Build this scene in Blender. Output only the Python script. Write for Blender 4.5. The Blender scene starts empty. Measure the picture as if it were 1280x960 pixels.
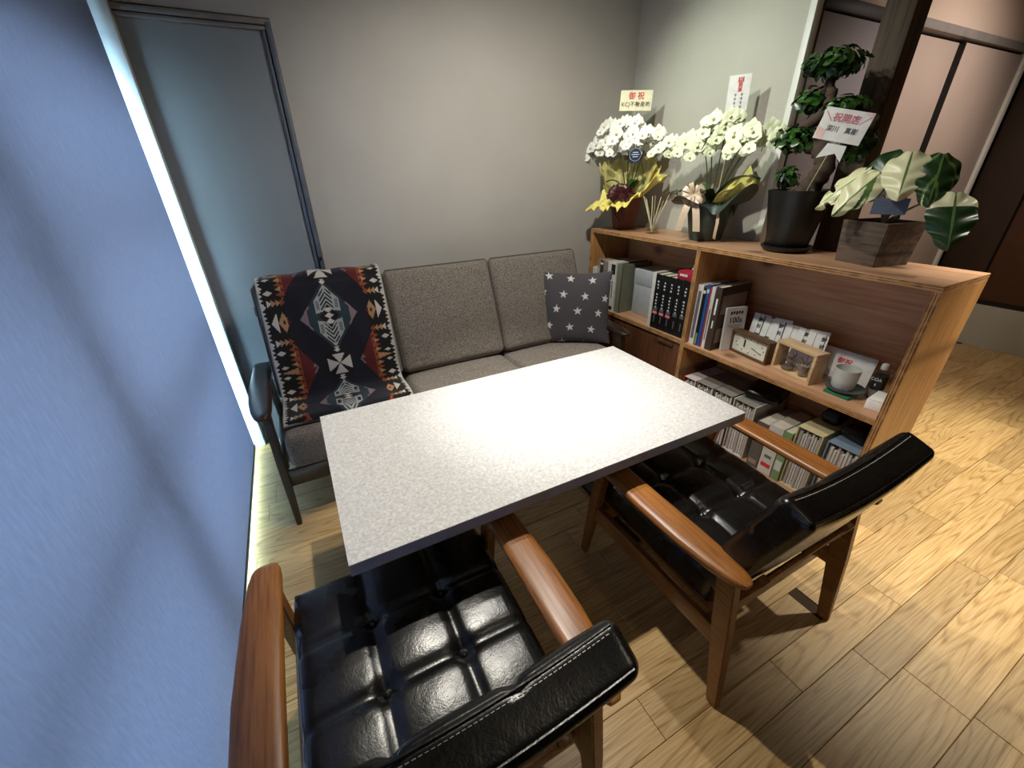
import bpy, bmesh, math, random
import numpy as np
from mathutils import Vector, Matrix, Euler
random.seed(11)
PI = math.pi
S = bpy.context.scene
COL = S.collection

# ------------------------------------------------------------------ camera
cd = bpy.data.cameras.new('camera'); cam = bpy.data.objects.new('camera', cd); COL.objects.link(cam)
cd.sensor_width = 36.0; cd.lens = 514.97 / 1280 * 36.0; cd.clip_start = 0.02
cr = Vector((0.88789364, -0.45957605, -0.02085051)); cu = Vector((0.22778107, 0.39978836, 0.88785418)); cf = Vector((0.39970073, 0.79306943, -0.45965227))
M = Matrix.Identity(4)
for i in range(3):
    M[i][0] = cr[i]; M[i][1] = cu[i]; M[i][2] = -cf[i]
M[2][3] = 1.45
cam.matrix_world = M
S.camera = cam
S.view_settings.view_transform = 'Standard'; S.view_settings.look = 'None'
S.view_settings.gamma = 1.0; S.view_settings.use_curve_mapping = False
S.view_settings.exposure = 0.6

# ------------------------------------------------------------------ world: overcast daylight outside the window
w = bpy.data.worlds.new('sky'); S.world = w; w.use_nodes = True
bg = w.node_tree.nodes['Background']
bg.inputs[0].default_value = (0.48, 0.80, 1.0, 1); bg.inputs[1].default_value = 22.0

# ------------------------------------------------------------------ ceiling lamps of the room, plus an added fill on the doors
def spot(name, loc, aim, power, color, size, blend, radius=0.03):
    l = bpy.data.lights.new(name, 'SPOT'); l.energy = power; l.color = color
    l.spot_size = math.radians(size); l.spot_blend = blend; l.shadow_soft_size = radius
    o = bpy.data.objects.new(name, l); COL.objects.link(o); o.location = loc
    o.rotation_euler = (Vector(aim) - Vector(loc)).to_track_quat('-Z', 'Y').to_euler()
    return o
spot('ceiling_spot_table', (0.42, 1.20, 2.42), (0.80, 1.20, 0.66), 105, (1.0, 0.98, 0.95), 42, 1.0, 0.025)
spot('ceiling_lamp_table', (0.42, 1.20, 2.44), (0.76, 1.02, 0.66), 68, (1.0, 0.94, 0.82), 67, 0.3, 0.02)
spot('ceiling_spot_sofa', (0.95, 1.42, 2.42), (1.25, 2.0, 0.60), 58, (1.0, 0.95, 0.87), 152, 1.0, 0.03)
spot('ceiling_spot_plants', (0.95, 2.0, 2.42), (2.2, 1.75, 1.5), 42, (0.90, 1.0, 0.84), 75, 0.9, 0.03)
spot('ceiling_spot_hall', (2.80, 0.15, 2.42), (2.65, 0.28, 0.0), 265, (1.0, 0.94, 0.79), 72, 0.9, 0.04)
spot('fill_spot_doors', (3.9, 0.5, 2.42), (3.9, 1.6, 1.2), 52, (1.0, 0.86, 0.76), 120, 0.9, 0.04)  # added fill that brightens the doors and post, not a known lamp
spot('ceiling_spot_entry', (0.75, -0.5, 2.42), (0.9, 0.1, 0.0), 6, (1.0, 0.87, 0.66), 100, 0.9, 0.04)

# ------------------------------------------------------------------ materials
def lin(h):
    h = h.lstrip('#'); c = [int(h[i:i+2], 16) / 255 for i in (0, 2, 4)]
    return tuple(x / 12.92 if x <= 0.04045 else ((x + 0.055) / 1.055) ** 2.4 for x in c) + (1,)
MATS = {}
class NT:
    def __init__(s, name):
        s.m = bpy.data.materials.new(name); s.m.use_nodes = True
        s.t = s.m.node_tree; s.b = s.t.nodes['Principled BSDF']; s.out = s.t.nodes['Material Output']
        MATS[name] = s.m
    def n(s, typ, **kw):
        nd = s.t.nodes.new(typ)
        for k, v in kw.items():
            if k.startswith('i_'):
                nd.inputs[k[2:].replace('_', ' ')].default_value = v
            else: setattr(nd, k, v)
        return nd
    def l(s, a, b): s.t.links.new(a, b)
    def ramp(s, fac, stops, interp='LINEAR'):
        r = s.n('ShaderNodeValToRGB'); r.color_ramp.interpolation = interp
        el = r.color_ramp.elements
        while len(el) < len(stops): el.new(0.5)
        for e, (p, c) in zip(el, stops): e.position = p; e.color = c
        s.l(fac, r.inputs[0]); return r.outputs[0]
    def coords(s, scale=(1, 1, 1), rnd=False):
        tc = s.n('ShaderNodeTexCoord'); mp = s.n('ShaderNodeMapping'); mp.inputs['Scale'].default_value = scale
        if rnd:
            oi = s.n('ShaderNodeObjectInfo'); mu = s.n('ShaderNodeVectorMath', operation='SCALE')
            cx = s.n('ShaderNodeCombineXYZ')
            s.l(oi.outputs['Random'], cx.inputs[0]); s.l(oi.outputs['Random'], cx.inputs[1]); s.l(oi.outputs['Random'], cx.inputs[2])
            s.l(cx.outputs[0], mu.inputs[0]); mu.inputs['Scale'].default_value = 37.0
            ad = s.n('ShaderNodeVectorMath', operation='ADD')
            s.l(tc.outputs['Object'], ad.inputs[0]); s.l(mu.outputs[0], ad.inputs[1]); s.l(ad.outputs[0], mp.inputs[0])
        else: s.l(tc.outputs['Object'], mp.inputs[0])
        return mp.outputs[0]
    def noise(s, co, scale, detail=3, rough=0.5, dist=0.0):
        nd = s.n('ShaderNodeTexNoise'); nd.inputs['Scale'].default_value = scale; nd.inputs['Detail'].default_value = detail
        nd.inputs['Roughness'].default_value = rough; nd.inputs['Distortion'].default_value = dist
        s.l(co, nd.inputs['Vector']); return nd.outputs[0]
    def bump(s, h, strength=0.3, dist=0.005):
        b = s.n('ShaderNodeBump'); b.inputs['Strength'].default_value = strength; b.inputs['Distance'].default_value = dist
        s.l(h, b.inputs['Height']); s.l(b.outputs[0], s.b.inputs['Normal'])
    def set(s, **kw):
        for k, v in kw.items(): s.b.inputs[k.replace('_', ' ')].default_value = v
def plain(name, hexc, rough=0.5, metal=0.0, var=0.12, scale=14.0, bump=0.0, **kw):
    t = NT(name); c = lin(hexc); co = t.coords()
    nz = t.noise(co, scale, 4)
    a = tuple(x * (1 - var) for x in c[:3]) + (1,); b = tuple(min(1, x * (1 + var)) for x in c[:3]) + (1,)
    t.l(t.ramp(nz, [(0.3, a), (0.7, b)]), t.b.inputs['Base Color'])
    t.set(Roughness=rough, Metallic=metal, **kw)
    if bump: t.bump(t.noise(co, scale * 12, 2), bump, 0.002)
    return t.m
def wood(name, dark, light, axis=0, scale=1.0, rough=0.4, rnd=False, coat=0.0, bands=9.0, knots=None, contrast=1.0, kp=2):
    # contour lines of a stretched noise field give cathedral grain along the given axis
    t = NT(name)
    sc = [7.0 * scale] * 3; sc[axis] = 0.75 * scale
    co = t.coords(tuple(sc), rnd)
    nz = t.noise(co, 1.0, 2, 0.45, 0.25)
    mu = t.n('ShaderNodeMath', operation='MULTIPLY'); t.l(nz, mu.inputs[0]); mu.inputs[1].default_value = bands * 6.28
    sn = t.n('ShaderNodeMath', operation='SINE'); t.l(mu.outputs[0], sn.inputs[0])
    fsc = [60.0 * scale] * 3; fsc[axis] = 2.5 * scale
    fine = t.noise(t.coords(tuple(fsc), rnd), 2.0, 3, 0.6)
    ad = t.n('ShaderNodeMath', operation='MULTIPLY_ADD'); t.l(sn.outputs[0], ad.inputs[0]); ad.inputs[1].default_value = 0.17 * contrast; t.l(fine, ad.inputs[2])
    colr = t.ramp(ad.outputs[0], [(0.25, lin(dark)), (0.62, lin(light))])
    if rnd:
        oi = t.n('ShaderNodeObjectInfo'); hs = t.n('ShaderNodeHueSaturation')
        mr = t.n('ShaderNodeMapRange'); mr.inputs['To Min'].default_value = 0.80; mr.inputs['To Max'].default_value = 1.14
        t.l(oi.outputs['Random'], mr.inputs[0]); t.l(mr.outputs[0], hs.inputs['Value']); t.l(colr, hs.inputs['Color']); colr = hs.outputs[0]
    if knots:
        ksc = [6.5] * 3; ksc[axis] = 4.5
        vo = t.n('ShaderNodeTexVoronoi', voronoi_dimensions='2D'); sx_ = t.n('ShaderNodeSeparateXYZ'); cx_ = t.n('ShaderNodeCombineXYZ')
        t.l(t.coords(tuple(ksc)), sx_.inputs[0]); t.l(sx_.outputs[1], cx_.inputs[0]); t.l(sx_.outputs[kp], cx_.inputs[1])
        t.l(cx_.outputs[0], vo.inputs['Vector']); vo.inputs['Scale'].default_value = knots
        mk = t.ramp(vo.outputs['Distance'], [(0.05, (0.85, 0.85, 0.85, 1)), (0.10, (0.3, 0.3, 0.3, 1)), (0.16, (0, 0, 0, 1))])
        mx = t.n('ShaderNodeMix', data_type='RGBA'); t.l(mk, mx.inputs[0]); t.l(colr, mx.inputs[6]); mx.inputs[7].default_value = tuple(x * 0.35 for x in lin(dark)[:3]) + (1,)
        colr = mx.outputs[2]
    t.l(colr, t.b.inputs['Base Color']); t.set(Roughness=rough)
    t.b.inputs['Coat Weight'].default_value = coat; t.b.inputs['Coat Roughness'].default_value = 0.25
    t.bump(ad.outputs[0], 0.12, 0.002)
    return t.m
def attr_mat(name, rough=0.8, attr='Col', bump=0.0, sheen=0.0, bscale=300):
    t = NT(name); a = t.n('ShaderNodeVertexColor', layer_name=attr); t.l(a.outputs[0], t.b.inputs['Base Color']); t.set(Roughness=rough)
    t.b.inputs['Sheen Weight'].default_value = sheen
    if bump: t.bump(t.noise(t.coords(), bscale, 2), bump, 0.002)
    return t.m
def tweed(name, a, b, c, scale=230):
    t = NT(name)
    n1 = t.noise(t.coords((1, 1, 1)), scale, 2, 0.8)
    n2 = t.noise(t.coords((4, 1, 1)), scale * 0.45, 2, 0.6); n3 = t.noise(t.coords((1, 1, 4)), scale * 0.45, 2, 0.6)
    ad = t.n('ShaderNodeMath', operation='ADD'); t.l(n2, ad.inputs[0]); t.l(n3, ad.inputs[1])
    m2 = t.n('ShaderNodeMath', operation='MULTIPLY_ADD'); t.l(ad.outputs[0], m2.inputs[0]); m2.inputs[1].default_value = 0.35
    m3 = t.n('ShaderNodeMath', operation='MULTIPLY'); t.l(n1, m3.inputs[0]); m3.inputs[1].default_value = 0.32; t.l(m3.outputs[0], m2.inputs[2])
    t.l(t.ramp(m2.outputs[0], [(0.42, lin(a)), (0.51, lin(b)), (0.60, lin(c))]), t.b.inputs['Base Color'])
    t.set(Roughness=0.95); t.b.inputs['Sheen Weight'].default_value = 0.15
    t.bump(m2.outputs[0], 0.5, 0.003)
    return t.m
def glassy(name, tint=(1, 1, 1, 1), gloss=0.12, rough=0.03):
    t = NT(name); tr = t.n('ShaderNodeBsdfTransparent'); tr.inputs[0].default_value = tint
    gl = t.n('ShaderNodeBsdfGlossy'); gl.inputs['Roughness'].default_value = rough
    mx = t.n('ShaderNodeMixShader'); lw = t.n('ShaderNodeLayerWeight'); lw.inputs[0].default_value = 0.25
    ad = t.n('ShaderNodeMath', operation='MULTIPLY_ADD'); t.l(lw.outputs['Facing'], ad.inputs[0]); ad.inputs[1].default_value = 0.35; ad.inputs[2].default_value = gloss * 0.4
    t.l(ad.outputs[0], mx.inputs[0]); t.l(tr.outputs[0], mx.inputs[1]); t.l(gl.outputs[0], mx.inputs[2]); t.l(mx.outputs[0], t.out.inputs[0])
    return t.m

def paint(name, hexc, bump=0.25, rough=0.85):
    t = NT(name); co = t.coords(); c = lin(hexc)
    nz = t.noise(co, 3, 4)
    t.l(t.ramp(nz, [(0.3, tuple(x * 0.96 for x in c[:3]) + (1,)), (0.7, tuple(min(1, x * 1.04) for x in c[:3]) + (1,))]), t.b.inputs['Base Color'])
    t.set(Roughness=rough); t.bump(t.noise(co, 160, 3, 0.6), bump, 0.003); return t.m
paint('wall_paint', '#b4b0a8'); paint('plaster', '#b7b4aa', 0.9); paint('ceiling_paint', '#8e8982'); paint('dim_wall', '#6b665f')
paint('door_paint', '#86888a', 0.05, 0.55); paint('panel_paint', '#a8978c', 0.05, 0.6); paint('panel_grey', '#8d8890', 0.05, 0.6)
paint('white_trim', '#d9d8d2', 0.05, 0.45); paint('lintel_paint', '#c9b4a4', 0.1); paint('plinth_paint', '#a9aa9b', 0.3)
plain('black_metal_and_shade', '#0c0c0d', 0.5); plain('grey_rail', '#7e7874', 0.5); plain('dark_panel', '#2a1a10', 0.6); plain('brown_panel', '#4a2d1b', 0.55)
plain('steel', '#8f98a8', 0.3, 0.7); plain('door_steel', '#5d6470', 0.5, 0.3); plain('jamb_white', '#e4e8ea', 0.4)
plain('floor_gap', '#3a2a18', 0.9)
wood('chair_wood', '#683c17', '#9b632c', 1, 1.3, 0.4, bands=3, contrast=0.25, coat=0.2)
wood('walnut', '#150b07', '#321d13', 1, 1.3, 0.35, bands=3, contrast=0.4, coat=0.3)
wood('post_wood', '#1f150c', '#4d3a25', 2, 0.9, 0.7, bands=5, contrast=0.8)
wood('ply_red', '#c08256', '#dca878', 1, 0.6, 0.5, bands=3, contrast=0.35, knots=0.5, coat=0.15)
wood('ply', '#986f50', '#ba9070', 1, 0.8, 0.45, bands=4, contrast=0.5, knots=0.5, kp=0, coat=0.15)
wood('ply_end', '#9a6a3e', '#c39058', 2, 0.8, 0.45, bands=4, contrast=0.5, knots=0.7, coat=0.15)
wood('cabinet_wood', '#3a2113', '#5c3822', 2, 0.9, 0.45, bands=4, contrast=0.5, coat=0.2)
wood('pale_wood', '#a98a66', '#d2b48c', 1, 2.0, 0.5, bands=4, contrast=0.5)
wood('clock_wood', '#3f2c1c', '#65492f', 1, 2.0, 0.5, bands=4, contrast=0.5)
wood('planter_wood', '#3c3129', '#66564a', 1, 2.5, 0.75, bands=5, contrast=0.9, knots=1.6)
def oak():
    # pale oak: thin darker cathedral lines, each plank with its own offset and tone
    t = NT('oak_floor'); co = t.coords((0.75, 9.0, 9.0), True)
    nz = t.noise(co, 1.0, 1.5, 0.4, 0.15)
    mu = t.n('ShaderNodeMath', operation='MULTIPLY'); t.l(nz, mu.inputs[0]); mu.inputs[1].default_value = 22.0
    fr = t.n('ShaderNodeMath', operation='FRACT'); t.l(mu.outputs[0], fr.inputs[0])
    line = t.ramp(fr.outputs[0], [(0.0, (0.85, 0.85, 0.85, 1)), (0.25, (0.12, 0.12, 0.12, 1)), (0.75, (0, 0, 0, 1)), (0.97, (0.85, 0.85, 0.85, 1))])
    fine = t.noise(t.coords((3.0, 90.0, 90.0), True), 2.0, 3, 0.6)
    ad = t.n('ShaderNodeMath', operation='MULTIPLY_ADD'); t.l(line, ad.inputs[0]); ad.inputs[1].default_value = 0.28; t.l(fine, ad.inputs[2])
    colr = t.ramp(ad.outputs[0], [(0.36, lin('#c8aa7a')), (0.60, lin('#b8955f')), (0.92, lin('#876637'))])
    oi = t.n('ShaderNodeObjectInfo'); hs = t.n('ShaderNodeHueSaturation'); mr = t.n('ShaderNodeMapRange'); mr.inputs['To Min'].default_value = 0.80; mr.inputs['To Max'].default_value = 1.10
    t.l(oi.outputs['Random'], mr.inputs[0]); t.l(mr.outputs[0], hs.inputs['Value']); t.l(colr, hs.inputs['Color'])
    t.l(hs.outputs[0], t.b.inputs['Base Color']); t.set(Roughness=0.45); t.bump(ad.outputs[0], 0.1, 0.002)
def ply_edge(name, axis):
    t = NT(name); tc = t.n('ShaderNodeTexCoord'); sp = t.n('ShaderNodeSeparateXYZ'); t.l(tc.outputs['Object'], sp.inputs[0])
    mu = t.n('ShaderNodeMath', operation='MULTIPLY'); t.l(sp.outputs[axis], mu.inputs[0]); mu.inputs[1].default_value = 6.28 / 0.0085
    sn = t.n('ShaderNodeMath', operation='SINE'); t.l(mu.outputs[0], sn.inputs[0])
    nz = t.noise(t.coords((8, 8, 8)), 4, 3)
    ad = t.n('ShaderNodeMath', operation='MULTIPLY_ADD'); t.l(sn.outputs[0], ad.inputs[0]); ad.inputs[1].default_value = 0.28; t.l(nz, ad.inputs[2])
    t.l(ad.outputs[0] and t.ramp(ad.outputs[0], [(0.25, lin('#5b371d')), (0.6, lin('#b98b58'))]), t.b.inputs['Base Color']); t.set(Roughness=0.6)
oak(); ply_edge('ply_edge_h', 2); ply_edge('ply_edge_v', 1)
tweed('sofa_fabric', '#433d38', '#756d64', '#a1988d', 360)
plain('piping', '#625b53', 0.9)
def leather():
    t = NT('leather'); co = t.coords(); t.set(Base_Color=lin('#0b0b0c'), Roughness=0.27)
    t.b.inputs['Specular IOR Level'].default_value = 0.6
    wr = t.noise(co, 24, 6, 0.62, 1.6); fi = t.noise(co, 240, 2)
    a2 = t.n('ShaderNodeMath', operation='MULTIPLY_ADD'); t.l(wr, a2.inputs[0]); a2.inputs[1].default_value = 3.0; t.l(fi, a2.inputs[2])
    t.bump(a2.outputs[0], 0.10, 0.003)
    rr = t.n('ShaderNodeMapRange'); t.l(t.noise(co, 9, 3), rr.inputs[0]); rr.inputs['To Min'].default_value = 0.2; rr.inputs['To Max'].default_value = 0.36; t.l(rr.outputs[0], t.b.inputs['Roughness'])
leather()
plain('button_leather', '#18181a', 0.22); plain('thread', '#cfc9bd', 0.8)
def tablemat():
    t = NT('table_laminate'); co = t.coords()
    n1 = t.noise(co, 120, 4, 0.7, 0.6)
    t.l(t.ramp(n1, [(0.36, lin('#aeacac')), (0.5, lin('#c1bfbc')), (0.62, lin('#d1cfcc'))]), t.b.inputs['Base Color']); t.set(Roughness=0.42)
tablemat(); plain('table_edge', '#a09ea5', 0.55)
def blindmat():
    t = NT('blind_fabric'); co = t.coords()
    nz = t.noise(t.coords((1, 6, 1)), 22, 5, 0.65)
    c = t.ramp(nz, [(0.3, lin('#818ba2')), (0.7, lin('#929cb2'))])
    df = t.n('ShaderNodeBsdfDiffuse'); tr = t.n('ShaderNodeBsdfTranslucent'); mx = t.n('ShaderNodeMixShader'); mx.inputs[0].default_value = 0.20
    t.l(c, df.inputs[0]); tr.inputs[0].default_value = (0.56, 0.53, 0.62, 1)
    t.l(df.outputs[0], mx.inputs[1]); t.l(tr.outputs[0], mx.inputs[2]); t.l(mx.outputs[0], t.out.inputs[0])
blindmat(); plain('hem_bar', '#1c1c20', 0.5)
glassy('window_glass'); glassy('clear_glass', (0.93, 0.95, 0.95, 1), 0.2); glassy('smoky_glass', (0.62, 0.6, 0.58, 1), 0.25); glassy('amber_liquid', (0.85, 0.78, 0.6, 1), 0.1)
for nm, hx, r in [('white_paper', '#e6e4e0', 0.7), ('cream_paper', '#efe6c4', 0.7), ('page_paper', '#b7aea0', 0.9), ('red_ink', '#c8262c', 0.6), ('black_ink', '#141414', 0.6), ('pink_ink', '#d77f80', 0.7), ('blush_ink', '#e9c6bf', 0.7), ('rose_ink', '#c2737c', 0.7),
                  ('grey_ink', '#5f5f66', 0.7), ('terracotta', '#6e3f28', 0.75), ('yellow_wrap', '#e2d272', 0.45), ('green_wrap', '#31403a', 0.5), ('burgundy', '#35080c', 0.3), ('cream_ribbon', '#c3ab93', 0.35),
                  ('orchid_white', '#f1f0e6', 0.55), ('orchid_green', '#e6ecc8', 0.55), ('orchid_lip', '#e3d9b4', 0.6), ('stem_green', '#2f3a1a', 0.6), ('leaf_green', '#31561f', 0.3), ('deep_leaf', '#18321a', 0.3),
                  ('black_pot', '#0e0f10', 0.45), ('bark', '#44362a', 0.9), ('soil', '#20160f', 0.95), ('reed', '#d8cba6', 0.7), ('navy_tag', '#16233f', 0.4), ('silver_print', '#c5ccd4', 0.5),
                  ('blue_label', '#5a6577', 0.4), ('magazine_grey', '#97908f', 0.6), ('magazine_light', '#bab4b4', 0.6), ('magazine_dark', '#54504e', 0.6), ('box_grey', '#7d7a74', 0.6), ('box_cream', '#c0b68f', 0.6), ('box_blue', '#6f8296', 0.6),
                  ('box_white', '#bdbcb8', 0.6), ('storage_silver', '#a3a6ab', 0.35), ('file_dark', '#34302e', 0.6), ('file_side', '#6d7060', 0.6), ('crimson', '#9c1b33', 0.45), ('book_black', '#101012', 0.4), ('book_blue', '#1f4c94', 0.5), ('book_red', '#9b3a3c', 0.5),
                  ('book_white', '#cfccc6', 0.5), ('book_taupe', '#8a7b72', 0.6), ('book_green', '#6f8a62', 0.6), ('book_brown', '#3f302a', 0.6), ('ceramic', '#c3c5c1', 0.3), ('saucer_grey', '#3d4240', 0.5), ('emerald', '#1d6a4b', 0.5),
                  ('lime_print', '#8fae6a', 0.6), ('clock_face', '#cfcdc0', 0.5), ('foil', '#b9b3a8', 0.3), ('olive_paper', '#c3b878', 0.6), ('black_plastic', '#0b0b0c', 0.35), ('cork', '#a98758', 0.8)]:
    plain(nm, hx, r, 0.0, 0.08, 30.0)
attr_mat('blanket_wool', 0.95, bump=0.35, sheen=0.1); attr_mat('star_print', 0.9, bump=0.3); attr_mat('variegated_leaf', 0.35)

# ------------------------------------------------------------------ mesh helpers
class MB:
    def __init__(s): s.v = []; s.f = []; s.m = []
    def add(s, vs, fs, mi=0, T=None):
        o = len(s.v)
        if T is not None: vs = [T @ Vector(v) for v in vs]
        s.v += [tuple(v) for v in vs]; s.f += [tuple(i + o for i in f) for f in fs]; s.m += [mi] * len(fs); return s
    def box(s, x0, x1, y0, y1, z0, z1, mi=0, T=None):
        vs = [(x, y, z) for x in (x0, x1) for y in (y0, y1) for z in (z0, z1)]
        return s.add(vs, [(0, 1, 3, 2), (4, 6, 7, 5), (0, 4, 5, 1), (2, 3, 7, 6), (0, 2, 6, 4), (1, 5, 7, 3)], mi, T)
    def rbox(s, x0, x1, y0, y1, z0, z1, r=0.004, seg=2, mi=0, T=None):
        bm = bmesh.new(); bmesh.ops.create_cube(bm, size=1.0)
        for v in bm.verts:
            v.co = ((x0 + x1) / 2 + v.co.x * (x1 - x0), (y0 + y1) / 2 + v.co.y * (y1 - y0), (z0 + z1) / 2 + v.co.z * (z1 - z0))
        bmesh.ops.bevel(bm, geom=list(bm.edges), offset=r, segments=seg, affect='EDGES', profile=0.5)
        bm.verts.index_update()
        vs = [v.co.copy() for v in bm.verts]; fs = [[v.index for v in f.verts] for f in bm.faces]; bm.free()
        return s.add(vs, fs, mi, T)
    def tube(s, pts, rad, n=8, mi=0, T=None, flat=1.0):
        pts = [Vector(p) for p in pts]
        if not hasattr(rad, '__len__'): rad = [rad] * len(pts)
        vs = []; fs = []; up = None
        for i, p in enumerate(pts):
            d = (pts[min(i + 1, len(pts) - 1)] - pts[max(i - 1, 0)]).normalized()
            if up is None:
                up = Vector((0, 0, 1)) if abs(d.z) < 0.9 else Vector((1, 0, 0))
            a = d.cross(up).normalized(); b = a.cross(d).normalized(); up = b
            for k in range(n):
                t = 2 * PI * k / n; vs.append(p + (a * math.cos(t) + b * math.sin(t) * flat) * rad[i])
        for i in range(len(pts) - 1):
            for k in range(n):
                fs.append((i * n + k, i * n + (k + 1) % n, (i + 1) * n + (k + 1) % n, (i + 1) * n + k))
        fs.append(tuple(range(n))[::-1]); fs.append(tuple((len(pts) - 1) * n + k for k in range(n)))
        return s.add(vs, fs, mi, T)
    def lathe(s, prof, n=24, c=(0, 0, 0), mi=0, T=None, wob=None):
        vs = []; fs = []
        for i, (r, z) in enumerate(prof):
            for k in range(n):
                t = 2 * PI * k / n; rr = r if wob is None else r * wob(t, i)
                vs.append((c[0] + rr * math.cos(t), c[1] + rr * math.sin(t), c[2] + z))
        for i in range(len(prof) - 1):
            for k in range(n):
                fs.append((i * n + k, i * n + (k + 1) % n, (i + 1) * n + (k + 1) % n, (i + 1) * n + k))
        if prof[0][0] > 1e-4: fs.append(tuple(range(n))[::-1])
        if prof[-1][0] > 1e-4: fs.append(tuple((len(prof) - 1) * n + k for k in range(n)))
        return s.add(vs, fs, mi, T)
    def grid(s, fn, nu, nv, mi=0, T=None):
        vs = [fn(i / nu, j / nv) for j in range(nv + 1) for i in range(nu + 1)]
        fs = [(j * (nu + 1) + i, j * (nu + 1) + i + 1, (j + 1) * (nu + 1) + i + 1, (j + 1) * (nu + 1) + i) for j in range(nv) for i in range(nu)]
        return s.add(vs, fs, mi, T)
    def sheet(s, fn, nu, nv, th, mi=0, T=None):
        # a surface with thickness: fn(u, v) -> point
        P = [[Vector(fn(i / nu, j / nv)) for i in range(nu + 1)] for j in range(nv + 1)]
        top = []; bot = []
        for j in range(nv + 1):
            for i in range(nu + 1):
                a = P[j][min(i + 1, nu)] - P[j][max(i - 1, 0)]; b = P[min(j + 1, nv)][i] - P[max(j - 1, 0)][i]
                nn = a.cross(b); nn = nn.normalized() if nn.length > 1e-12 else Vector((0, 0, 1))
                top.append(P[j][i] + nn * th / 2); bot.append(P[j][i] - nn * th / 2)
        N = len(top); q = nu + 1; fs = []
        for j in range(nv):
            for i in range(nu):
                a = j * q + i; fs.append((a, a + 1, a + q + 1, a + q)); fs.append((N + a, N + a + q, N + a + q + 1, N + a + 1))
        for i in range(nu):
            fs.append((i, N + i, N + i + 1, i + 1)); a = nv * q + i; fs.append((a, a + 1, N + a + 1, N + a))
        for j in range(nv):
            a = j * q; fs.append((a, a + q, N + a + q, N + a)); a = j * q + nu; fs.append((a, N + a, N + a + q, a + q))
        return s.add(top + bot, fs, mi, T)
    def prism(s, poly, z0, z1, mi=0, T=None):
        n = len(poly); vs = [(x, y, z0) for x, y in poly] + [(x, y, z1) for x, y in poly]
        fs = [tuple(range(n))[::-1], tuple(range(n, 2 * n))] + [(i, (i + 1) % n, n + (i + 1) % n, n + i) for i in range(n)]
        return s.add(vs, fs, mi, T)
    def mesh(s, name, mats, angle=40):
        me = bpy.data.meshes.new(name); me.from_pydata(s.v, [], s.f)
        for m in ([mats] if isinstance(mats, str) else mats): me.materials.append(MATS[m])
        me.polygons.foreach_set('material_index', s.m)
        if angle:
            me.polygons.foreach_set('use_smooth', [True] * len(s.f)); me.set_sharp_from_angle(angle=math.radians(angle))
        me.update(); return me
    def build(s, name, mats, parent=None, angle=40, loc=None):
        o = bpy.data.objects.new(name, s.mesh(name, mats, angle)); COL.objects.link(o)
        if parent: o.parent = parent
        if loc: o.location = loc
        return o
def tag(o, label=None, cat=None, group=None, kind=None):
    for k, v in (('label', label), ('category', cat), ('group', group), ('kind', kind)):
        if v: o[k] = v
    return o
def thing(name, label, cat, loc=(0, 0, 0), rz=0.0, group=None):
    o = bpy.data.objects.new(name, None); COL.objects.link(o); o.empty_display_size = 0.05
    o.location = loc; o.rotation_euler = (0, 0, rz); return tag(o, label, cat, group)
def copy_tree(o, parent=None):
    c = o.copy(); COL.objects.link(c); c.parent = parent
    for ch in list(o.children): copy_tree(ch, c)
    return c
def add_mesh(name, me, parent=None, loc=(0, 0, 0), rot=(0, 0, 0), sc=(1, 1, 1)):
    o = bpy.data.objects.new(name, me); COL.objects.link(o); o.parent = parent
    o.location = loc; o.rotation_euler = rot; o.scale = sc; return o
def text_mesh(body, size, mat, depth=0.0004, align='CENTER', spacing=1.0, bold=0.0):
    cu_ = bpy.data.curves.new('txt', 'FONT'); cu_.body = body; cu_.size = size; cu_.extrude = depth; cu_.align_x = align; cu_.align_y = 'CENTER'
    cu_.space_character = spacing; cu_.offset = bold; cu_.resolution_u = 3
    ob = bpy.data.objects.new('txt', cu_); COL.objects.link(ob); bpy.context.view_layer.update()
    me = bpy.data.meshes.new_from_object(ob.evaluated_get(bpy.context.evaluated_depsgraph_get()))
    bpy.data.objects.remove(ob); bpy.data.curves.remove(cu_)
    me.materials.clear(); me.materials.append(MATS[mat]); return me
def lettering(body, size, mat, parent, x, z, y=-0.0012, name='lettering', spacing=1.0, bold=0.0, rz=0.0):
    # text standing on the card's front (local -Y)
    me = text_mesh(body, size, mat, spacing=spacing, bold=bold)
    return add_mesh(name, me, parent, (x, y, z), (PI / 2, rz, 0))
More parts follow.
